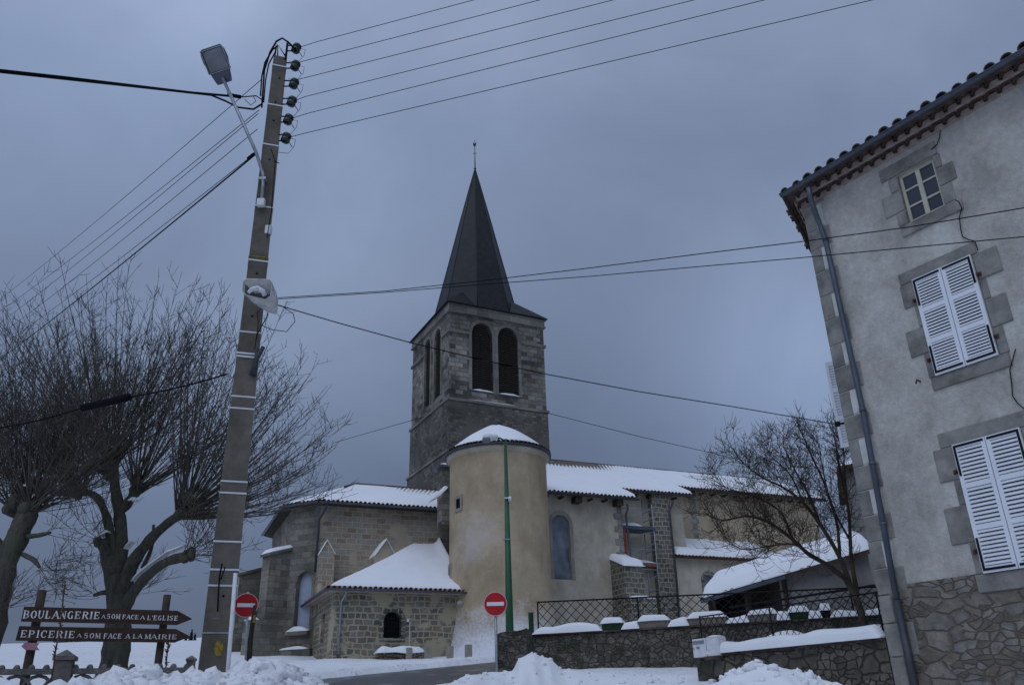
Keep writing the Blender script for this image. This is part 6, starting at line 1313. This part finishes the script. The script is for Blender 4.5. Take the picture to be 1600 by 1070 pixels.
def shoot(mb, p, d_, L, r0, up=.12, nseg=7, wob=.10, ntw=8, tw=(.35, .8), r1=.0035, tws=3, sub=True, ta=.55):
    pts = [V(p)]; d_ = V(d_).normalized(); st_ = L/nseg; dirs = [d_]
    for i in range(nseg):
        d_ = (d_+V((random.uniform(-wob, wob), random.uniform(-wob, wob), random.uniform(-wob, wob)+up))).normalized(); pts.append(pts[-1]+d_*st_); dirs.append(d_)
    R_ = [r0+(r1-r0)*(i/nseg)**.8 for i in range(nseg+1)]; mb.tube(pts, R_, 4 if r0 > .012 else 3, cap=False)
    for i in range(ntw):
        f = random.uniform(.22, .97)*nseg; k = int(f); q = pts[k].lerp(pts[k+1], f-k) if k < nseg else pts[-1]
        sd_ = V((random.uniform(-1, 1), random.uniform(-1, 1), random.uniform(-.3, .9))).normalized(); dd = (dirs[k]*(1-ta)+sd_*ta).normalized(); l_ = random.uniform(*tw)*(1.1-.5*f/nseg)
        if sub: shoot(mb, q, dd, l_, max(.005, R_[k]*.5), up*.6, tws, wob*1.2, 3 if l_ > .45 else 1, (.12, .35), .0028, 2, False, .6)
        else: mb.tube([q, q+dd*l_*.5, q+dd*l_+V((0, 0, .04))], [.0045, .004, .0025], 3, cap=False)
def knob(mb, p, r): 
    for k in range(5): q = p+V((random.uniform(-r, r), random.uniform(-r, r), random.uniform(-r, r)))*.5; mb.lathe([(0, -r*.6), (r*.5, -r*.4), (r*.62, 0), (r*.45, r*.4), (0, r*.6)], q, 7)
def fan(mb, p, n, ang, L, el_bias, D, r0=(.008, .023), up=.08, ntw=8):
    """n shoots from knob p; ang = (lo, hi) picture angle in degrees measured from the right, L(angle)->length"""
    for i in range(n):
        a = radians(random.uniform(*ang)); dep = random.uniform(-.75, .75)
        d_ = V((cos(a), dep, sin(a))).normalized(); l_ = L(math.degrees(a))*random.uniform(.68, 1.0)
        shoot(mb, p+V((random.uniform(-.1, .1), random.uniform(-.1, .1), random.uniform(-.08, .1))), d_, l_, random.uniform(*r0), up, 8, .038, ntw+2, (.3, .8), .003)
random.seed(21)
T1_ = thing('linden_tree', (PY(180, 1040, 16).x, 16, 1.55), 'pollarded bare linden with a broad fan of shoots, behind the direction sign', 'tree', 'pollarded lindens on the left')
q = lambda x_, y_, d=16: PY(x_, y_, d); base = V((q(180, 1040).x, 16, 1.3)); tm = MB(); sn = MB()
limb(tm, [base, q(178, 1040), q(184, 990), q(186, 940), q(180, 900)], [.38, .31, .245, .225, .235], 14)
limb(tm, [q(182, 925), q(172, 880), q(163, 858), q(160, 845)], [.23, .18, .13, .11])
limb(tm, [q(182, 900), q(190, 850, 16.1), q(186, 800, 16.2), q(180, 760, 16.2), q(176, 725, 16.2)], [.20, .145, .13, .12, .13])
limb(tm, [q(186, 895), q(172, 830, 16.1), q(160, 790, 15.9), q(145, 772, 15.8), q(124, 770, 15.7)], [.14, .10, .085, .08, .07])
limb(tm, [q(192, 935), q(205, 885, 15.9), q(230, 848, 15.7), q(258, 820, 15.5), q(284, 803, 15.4)], [.18, .14, .12, .105, .12])
limb(tm, [q(196, 945), q(208, 925, 15.7), q(232, 898, 15.4), q(262, 877, 15.1), q(294, 868, 14.9)], [.16, .12, .105, .10, .12])
limb(tm, [q(186, 800, 16.2), q(200, 785, 16.3), q(212, 768, 16.4)], [.13, .11, .10]); limb(tm, [q(168, 925), q(158, 926), q(146, 930)], [.07, .05, .03], 6)
limb(tm, [q(222, 888, 15.9), q(232, 868, 15.9), q(238, 850, 15.9), q(240, 820, 16)], [.05, .05, .04, .03], 6)
kn = [q(284, 803, 15.4), q(176, 722, 16.2), q(124, 770, 15.7), q(212, 768, 16.4), q(160, 848), q(293, 868, 14.9), q(168, 742, 16.4)]
for k in kn: knob(tm, k, .14)
tm.build('trunk', M['bark'], T1_)
snow_loaf(sn, [q(206, 918, 15.62)+V((0, 0, .12)), q(232, 893, 15.35)+V((0, 0, .10)), q(262, 872, 15.05)+V((0, 0, .10)), q(292, 862, 14.85)+V((0, 0, .12))], .10, .05, 2, rag=.95); sn.build('branch_snow', M['snow_roof'], T1_); sn = MB()
snow_loaf(sn, [q(156, 846, 15.98)+V((0, 0, .10)), q(170, 842, 15.98)+V((0, 0, .12))], .2, .09, 1); sn.build('branch_snow', M['snow_roof'], T1_); sn = MB(); snow_loaf(sn, [q(196, 866, 15.85)+V((0, 0, .1)), q(206, 856, 15.8)+V((0, 0, .12))], .14, .05, 1)
sn.build('branch_snow', M['snow_roof'], T1_); sn = MB(); snow_loaf(sn, [q(200, 790, 16.2)+V((0, 0, .1)), q(214, 790, 16.2)+V((0, 0, .1))], .14, .06, 1); sn.build('branch_snow', M['snow_roof'], T1_)
cm_ = MB()
fan(cm_, kn[0], 96, (-16, 112), lambda a: 4.4 if a > 60 else (3.35+1.05*max(0, a)/60), 0, 15.4, up=.075, ntw=9)
fan(cm_, kn[1], 74, (35, 150), lambda a: 4.3, 0, 16.2, up=.07, ntw=9)
fan(cm_, kn[2], 60, (70, 185), lambda a: 3.3 if a > 140 else 4.3, 0, 15.7, up=.06, ntw=8)
fan(cm_, kn[3], 54, (20, 125), lambda a: 4.4, 0, 16.4, up=.05, ntw=8)
fan(cm_, kn[6], 34, (60, 170), lambda a: 4.2, 0, 16.4, up=.06, ntw=8)
fan(cm_, kn[5], 26, (-25, 90), lambda a: 1.0, 0, 14.9, (.004, .009), .05, 2); fan(cm_, kn[4], 10, (60, 170), lambda a: 1.4, 0, 16, (.005, .01), .08, 3)
fan(cm_, q(146, 930), 9, (120, 200), lambda a: .8, 0, 16, (.004, .007), .08, 1); fan(cm_, q(200, 925, 15.8), 8, (-5, 60), lambda a: .9, 0, 16, (.004, .006), .02, 1)
cm_.build('crown', M['shoot'], T1_, recalc=False)
T2_ = thing('linden_tree', (PY(0, 1000, 14).x-.2, 14, 1.36), 'dark pollarded linden leaning in from the left edge of the view', 'tree', 'pollarded lindens on the left')
tm = MB(); q = lambda x_, y_, d=14: PY(x_, y_, d); b_ = q(-30, 1010); limb(tm, [V((b_.x-.15, 14, 1.0)), q(-22, 990), q(-2, 920), q(14, 870), q(34, 825), q(46, 800)], [.36, .31, .24, .2, .19, .2], 12)
limb(tm, [q(6, 880), q(-8, 850), q(-30, 835), q(-60, 800, 14.4)], [.18, .15, .13, .14]); limb(tm, [q(42, 838), q(60, 836, 13.8), q(78, 832, 13.6)], [.06, .05, .03], 6); limb(tm, [q(36, 866), q(52, 874, 13.8), q(62, 886, 13.7)], [.05, .05, .03], 6)
kn = [q(48, 798), q(-60, 798, 14.4), q(20, 790, 14.3)]
for k in kn: knob(tm, k, .2)
tm.build('trunk', M['bark'], T2_); cm_ = MB()
fan(cm_, kn[0], 84, (2, 135), lambda a: 2.4+1.1*sin(radians(min(90, a))), 0, 14, (.006, .017), .07, 8)
fan(cm_, kn[1], 62, (20, 150), lambda a: 3.0, 0, 14, (.006, .017), .06, 7); fan(cm_, kn[2], 44, (30, 150), lambda a: 3.1, 0, 14, (.006, .017), .06, 7)
fan(cm_, q(62, 886, 13.7), 12, (-60, 30), lambda a: .8, 0, 14, (.004, .007), 0, 2); fan(cm_, q(78, 832, 13.6), 6, (-20, 60), lambda a: .8, 0, 14, (.004, .007), 0, 1); fan(cm_, q(-20, 960, 13.7), 8, (10, 60), lambda a: 1.0, 0, 14, (.004, .006), 0, 1)
cm_.build('crown', M['shoot'], T2_, recalc=False)
# bare shrub tree in the churchyard corner
random.seed(5)
T3_ = thing('bare_tree', PY(1352, 985, 18.5), 'small multi-stemmed bare tree with tangled twigs, between the shed and the shuttered house', 'tree')
q = lambda x_, y_, d=18.5: PY(x_, y_, d); tm = MB(); cm_ = MB(); LB = []
def L3(pts, rads, n=7):
    rads = [x_*.68 for x_ in rads]; c_ = limb(tm, pts, rads, n, .08); LB.append((c_, rads)); return c_
L3([q(1353, 995), q(1346, 960), q(1336, 930), q(1322, 905)], [.14, .12, .105, .095], 9)
L3([q(1322, 905), q(1292, 882, 18.3), q(1262, 864, 18.1), q(1238, 842, 17.9), q(1205, 818, 17.8), q(1170, 806, 17.7), q(1128, 812, 17.6), q(1100, 800, 17.5)], [.085, .075, .068, .055, .045, .035, .022, .01])
L3([q(1330, 918), q(1312, 870), q(1282, 820), q(1255, 785, 18.3), q(1225, 762, 18.2), q(1190, 745, 18.1), q(1160, 722, 18), q(1146, 700, 18)], [.085, .07, .058, .045, .035, .026, .018, .008])
L3([q(1340, 930), q(1330, 870, 18.8), q(1326, 800, 18.9), q(1312, 730, 19), q(1300, 660, 19)], [.08, .062, .05, .035, .01])
L3([q(1312, 870), q(1308, 820, 18.8), q(1290, 760, 18.8), q(1265, 705, 18.9), q(1250, 670, 18.9)], [.055, .045, .035, .025, .008])
L3([q(1282, 820), q(1262, 770), q(1240, 730, 18.6), q(1222, 690, 18.6)], [.045, .035, .022, .008]); L3([q(1255, 785, 18.3), q(1235, 742), q(1205, 712), q(1195, 690)], [.035, .025, .015, .006])
L3([q(1238, 842, 17.9), q(1220, 800, 17.8), q(1180, 776, 17.6), q(1135, 762, 17.5), q(1110, 745, 17.4)], [.045, .035, .026, .016, .006]); L3([q(1262, 864, 18.1), q(1240, 850, 17.8), q(1205, 852, 17.6), q(1165, 858, 17.5), q(1130, 845, 17.4)], [.04, .032, .024, .014, .006])
L3([q(1326, 800, 18.9), q(1320, 750), q(1318, 700), q(1312, 672)], [.04, .03, .02, .008]); L3([q(1326, 840, 18.9), q(1300, 790), q(1285, 730), q(1280, 690)], [.04, .03, .02, .006])
tm.build('trunk', M['bark2'], T3_)
for c_, rads in LB[1:]:
    N = len(c_)
    for i in range(int(N*1.8)):
        k = int(random.uniform(.2, .99)*(N-1)); p = c_[k]; tang = (c_[min(N-1, k+1)]-c_[max(0, k-1)]).normalized(); sd_ = V((random.uniform(-1, 1), random.uniform(-.8, .8), random.uniform(-.8, 1))).normalized()
        shoot(cm_, p, (tang*.65+sd_*.75), random.uniform(.35, .95)*(1.15-.4*k/N), random.uniform(.0045, .009), random.choice((.06, .1, -.05)), 6, .20, 7, (.16, .5), .004, 3, True, .62)
cm_.build('crown', M['bark2'], T3_, recalc=False)
# far conifers on the ridge
random.seed(9)
for i, (px_, yt, h_) in enumerate(((300, 984, 3.6), (305, 990, 2.6), (375, 975, 4.6), (381, 968, 5.2), (388, 980, 4.2), (291, 992, 2.0))):
    p = PY(px_, yt, 150); zg_ = g0(p.x, 150); mb = MB(); H = max(3.0, p.z-zg_+1)
    for k in range(150):
        f = random.random()**.8; z = p.z-H*f; r = .05+.24*H*f; a = random.uniform(0, 2*pi); rr_2 = r*random.uniform(.5, 1); c_ = V((p.x+rr_2*cos(a)*.5, 150+rr_2*sin(a)*.5, z)); o_ = V((cos(a), sin(a), -.4))*r*.5
        mb.poly([c_, c_+o_+V((-sin(a), cos(a), 0))*.22, c_+o_*1.1-V((-sin(a), cos(a), 0))*.22, c_+V((0, 0, .3))])
    mb.tube([V((p.x, 150, zg_-.5)), V((p.x, 150, p.z))], [.16, .03], 5)
    mb.build('conifer', M['conifer'], label=['small dark conifer on the snowy ridge, tallest beside the pole foot', 'short dark conifer on the ridge just right of the tallest one by the pole', 'left conifer of the trio seen between pole and apse buttress', 'middle and tallest conifer of the trio between pole and apse buttress', 'right conifer of the trio between pole and apse buttress', 'tiny conifer on the ridge, leftmost by the arrow tip'][i], cat='tree', group='conifers on the far ridge', recalc=False)
mb = MB()
for i in range(90):
    p = PY(random.choice((random.uniform(95, 165), random.uniform(225, 300))), 1003, 170); z = g0(p.x, 170); c_ = V((p.x, 170+random.uniform(-4, 4), z-.2))
    for k in range(5): a = random.uniform(0, 2*pi); mb.poly([c_, c_+V((cos(a)*.9, sin(a)*.5, random.uniform(.2, .9))), c_+V((cos(a+.6)*.9, sin(a+.6)*.5, random.uniform(.1, .5)))])
mb.build('far_undergrowth', M['hillwood'], kind='stuff', label='dark line of undergrowth along the far snowy ridge', cat='undergrowth', recalc=False)

# ================================================================== SNOW BANKS
def interp(T, x):
    for i in range(len(T)-1):
        if T[i][0] <= x <= T[i+1][0]: t = (x-T[i][0])/(T[i+1][0]-T[i][0]); t = t*t*(3-2*t); return [T[i][k]+(T[i+1][k]-T[i][k])*t for k in range(1, len(T[i]))]
    return list((T[0] if x < T[0][0] else T[-1])[1:])
def bank(T, step, wf, wb, lump, lab, m, clods=0, seed=0, big=.0, drop=.03):
    """T rows: (pixel x, pixel y of crest, distance)"""
    P = []; x0, x1 = T[0][0], T[-1][0]; n_ = int((x1-x0)/step); crest = []
    for i in range(n_+1):
        px_ = x0+(x1-x0)*i/n_; py_, d_ = interp(T, px_); c_ = PY(px_, py_, d_); zt2 = c_.z; row = []; crest.append(c_); zt2 -= drop
        e_ = min(1, sqrt(max(0, min(i, n_-i)/(n_*.05))))
        for j in range(61):
            w_ = -wf+(wf+wb)*j/60; sh = (1-(-w_/wf)**1.7) if w_ < 0 else (.5+.5*cos(pi*w_/wb)); y_ = c_.y+w_; gz = g0(c_.x, y_)-.12
            q_ = V((c_.x, y_, 0)); nn = nz((q_.x*1.3+seed, y_*1.3, 1))*1.0+nz((q_.x*3.5, y_*3.5, seed))*.55+abs(nz((q_.x*8, y_*8, seed+3)))*.5
            k = max(0, sh)*e_; z = gz+(zt2-gz)*k+lump*nn*min(1, k*2.5)*(.35+.65*min(1, abs(w_)/.5))
            row.append(V((c_.x+.05*nz((q_.x*5, y_*5, 8)), y_, z)))
        P.append(row)
    mb = MB(); mb.grid(P); random.seed(seed)
    for k in range(clods):
        i = random.randrange(4, n_-3); j = random.randrange(8, 48); p = P[i][j]; r = random.uniform(.014, .06)*(1+big*random.random()**4); r *= (.75 if abs(j-38) < 5 else 1)
        bmx = bmesh.new(); bmesh.ops.create_icosphere(bmx, subdivisions=2, radius=r); s_ = random.uniform(0, 50)
        vs = [p+V((v_.co.x*1.15, v_.co.y*1.1, v_.co.z*.85))*(1+0*s_)+V(v_.co)*(.6*nz((v_.co.x/r*1.2+s_, v_.co.y/r*1.2, v_.co.z/r*1.2))+.45*nz((v_.co.x/r*2.9+s_, v_.co.y/r*2.9, v_.co.z/r*2.9)))+V((0, 0, r*.1)) for v_ in bmx.verts]; mb.add(vs, [[v_.index for v_ in f_.verts] for f_ in bmx.faces], 0, True); bmx.free()
    return mb.build('snow_bank', M[m], label=lab, cat='snow bank')
bank([(112, 1074, 9.1), (132, 1057, 9.2), (150, 1049, 9.2), (172, 1054, 9.2), (200, 1047, 9.3), (236, 1037, 9.3), (250, 1047, 9.3), (300, 1045, 9.4), (325, 1043, 9.4), (348, 1045, 9.5), (378, 1037, 9.6), (400, 1030, 9.6), (422, 1021, 9.7), (440, 1027, 9.8), (462, 1034, 9.9), (488, 1050, 10), (512, 1065, 10.2), (540, 1090, 10.4)], 1.6, 2.2, 1.5, .05, 'lumpy ploughed snow bank around the foot of the concrete pole', 'snow_dirty', 3600, 4, 1.6, .13)
bank([(650, 1085, 15), (690, 1069, 15.5), (740, 1052, 16.5), (775, 1047, 17.5), (800, 1046, 18), (813, 1026, 18.3), (830, 1019, 18.6), (848, 1026, 18.8), (880, 1044, 18.9), (930, 1050, 19), (1000, 1053, 18.6), (1060, 1052, 18), (1092, 1054, 17.5), (1104, 1075, 17)], 1.6, 3.5, 1.8, .028, 'smooth snow bank in front of the churchyard wall and the mossy pillar', 'snow', 130, 14)
bank([(1060, 1090, 10.5), (1092, 1073, 10.6), (1115, 1058, 10.7), (1140, 1042, 10.8), (1165, 1031, 10.9), (1180, 1026, 10.9), (1200, 1031, 10.9), (1230, 1038, 11), (1262, 1048, 11), (1285, 1062, 11), (1300, 1080, 11)], 1.5, 2.4, 1.2, .032, 'rounded snow heap in front of the low rubble wall and meter box', 'snow', 130, 24, 0, .06)
bank([(-60, 1045, 8.4), (0, 1052, 8.2), (25, 1062, 8.2), (45, 1078, 8.2)], 1.6, 1.5, .5, .03, 'small snow heap in the bottom left corner in front of the fence', 'snow', 10, 34)
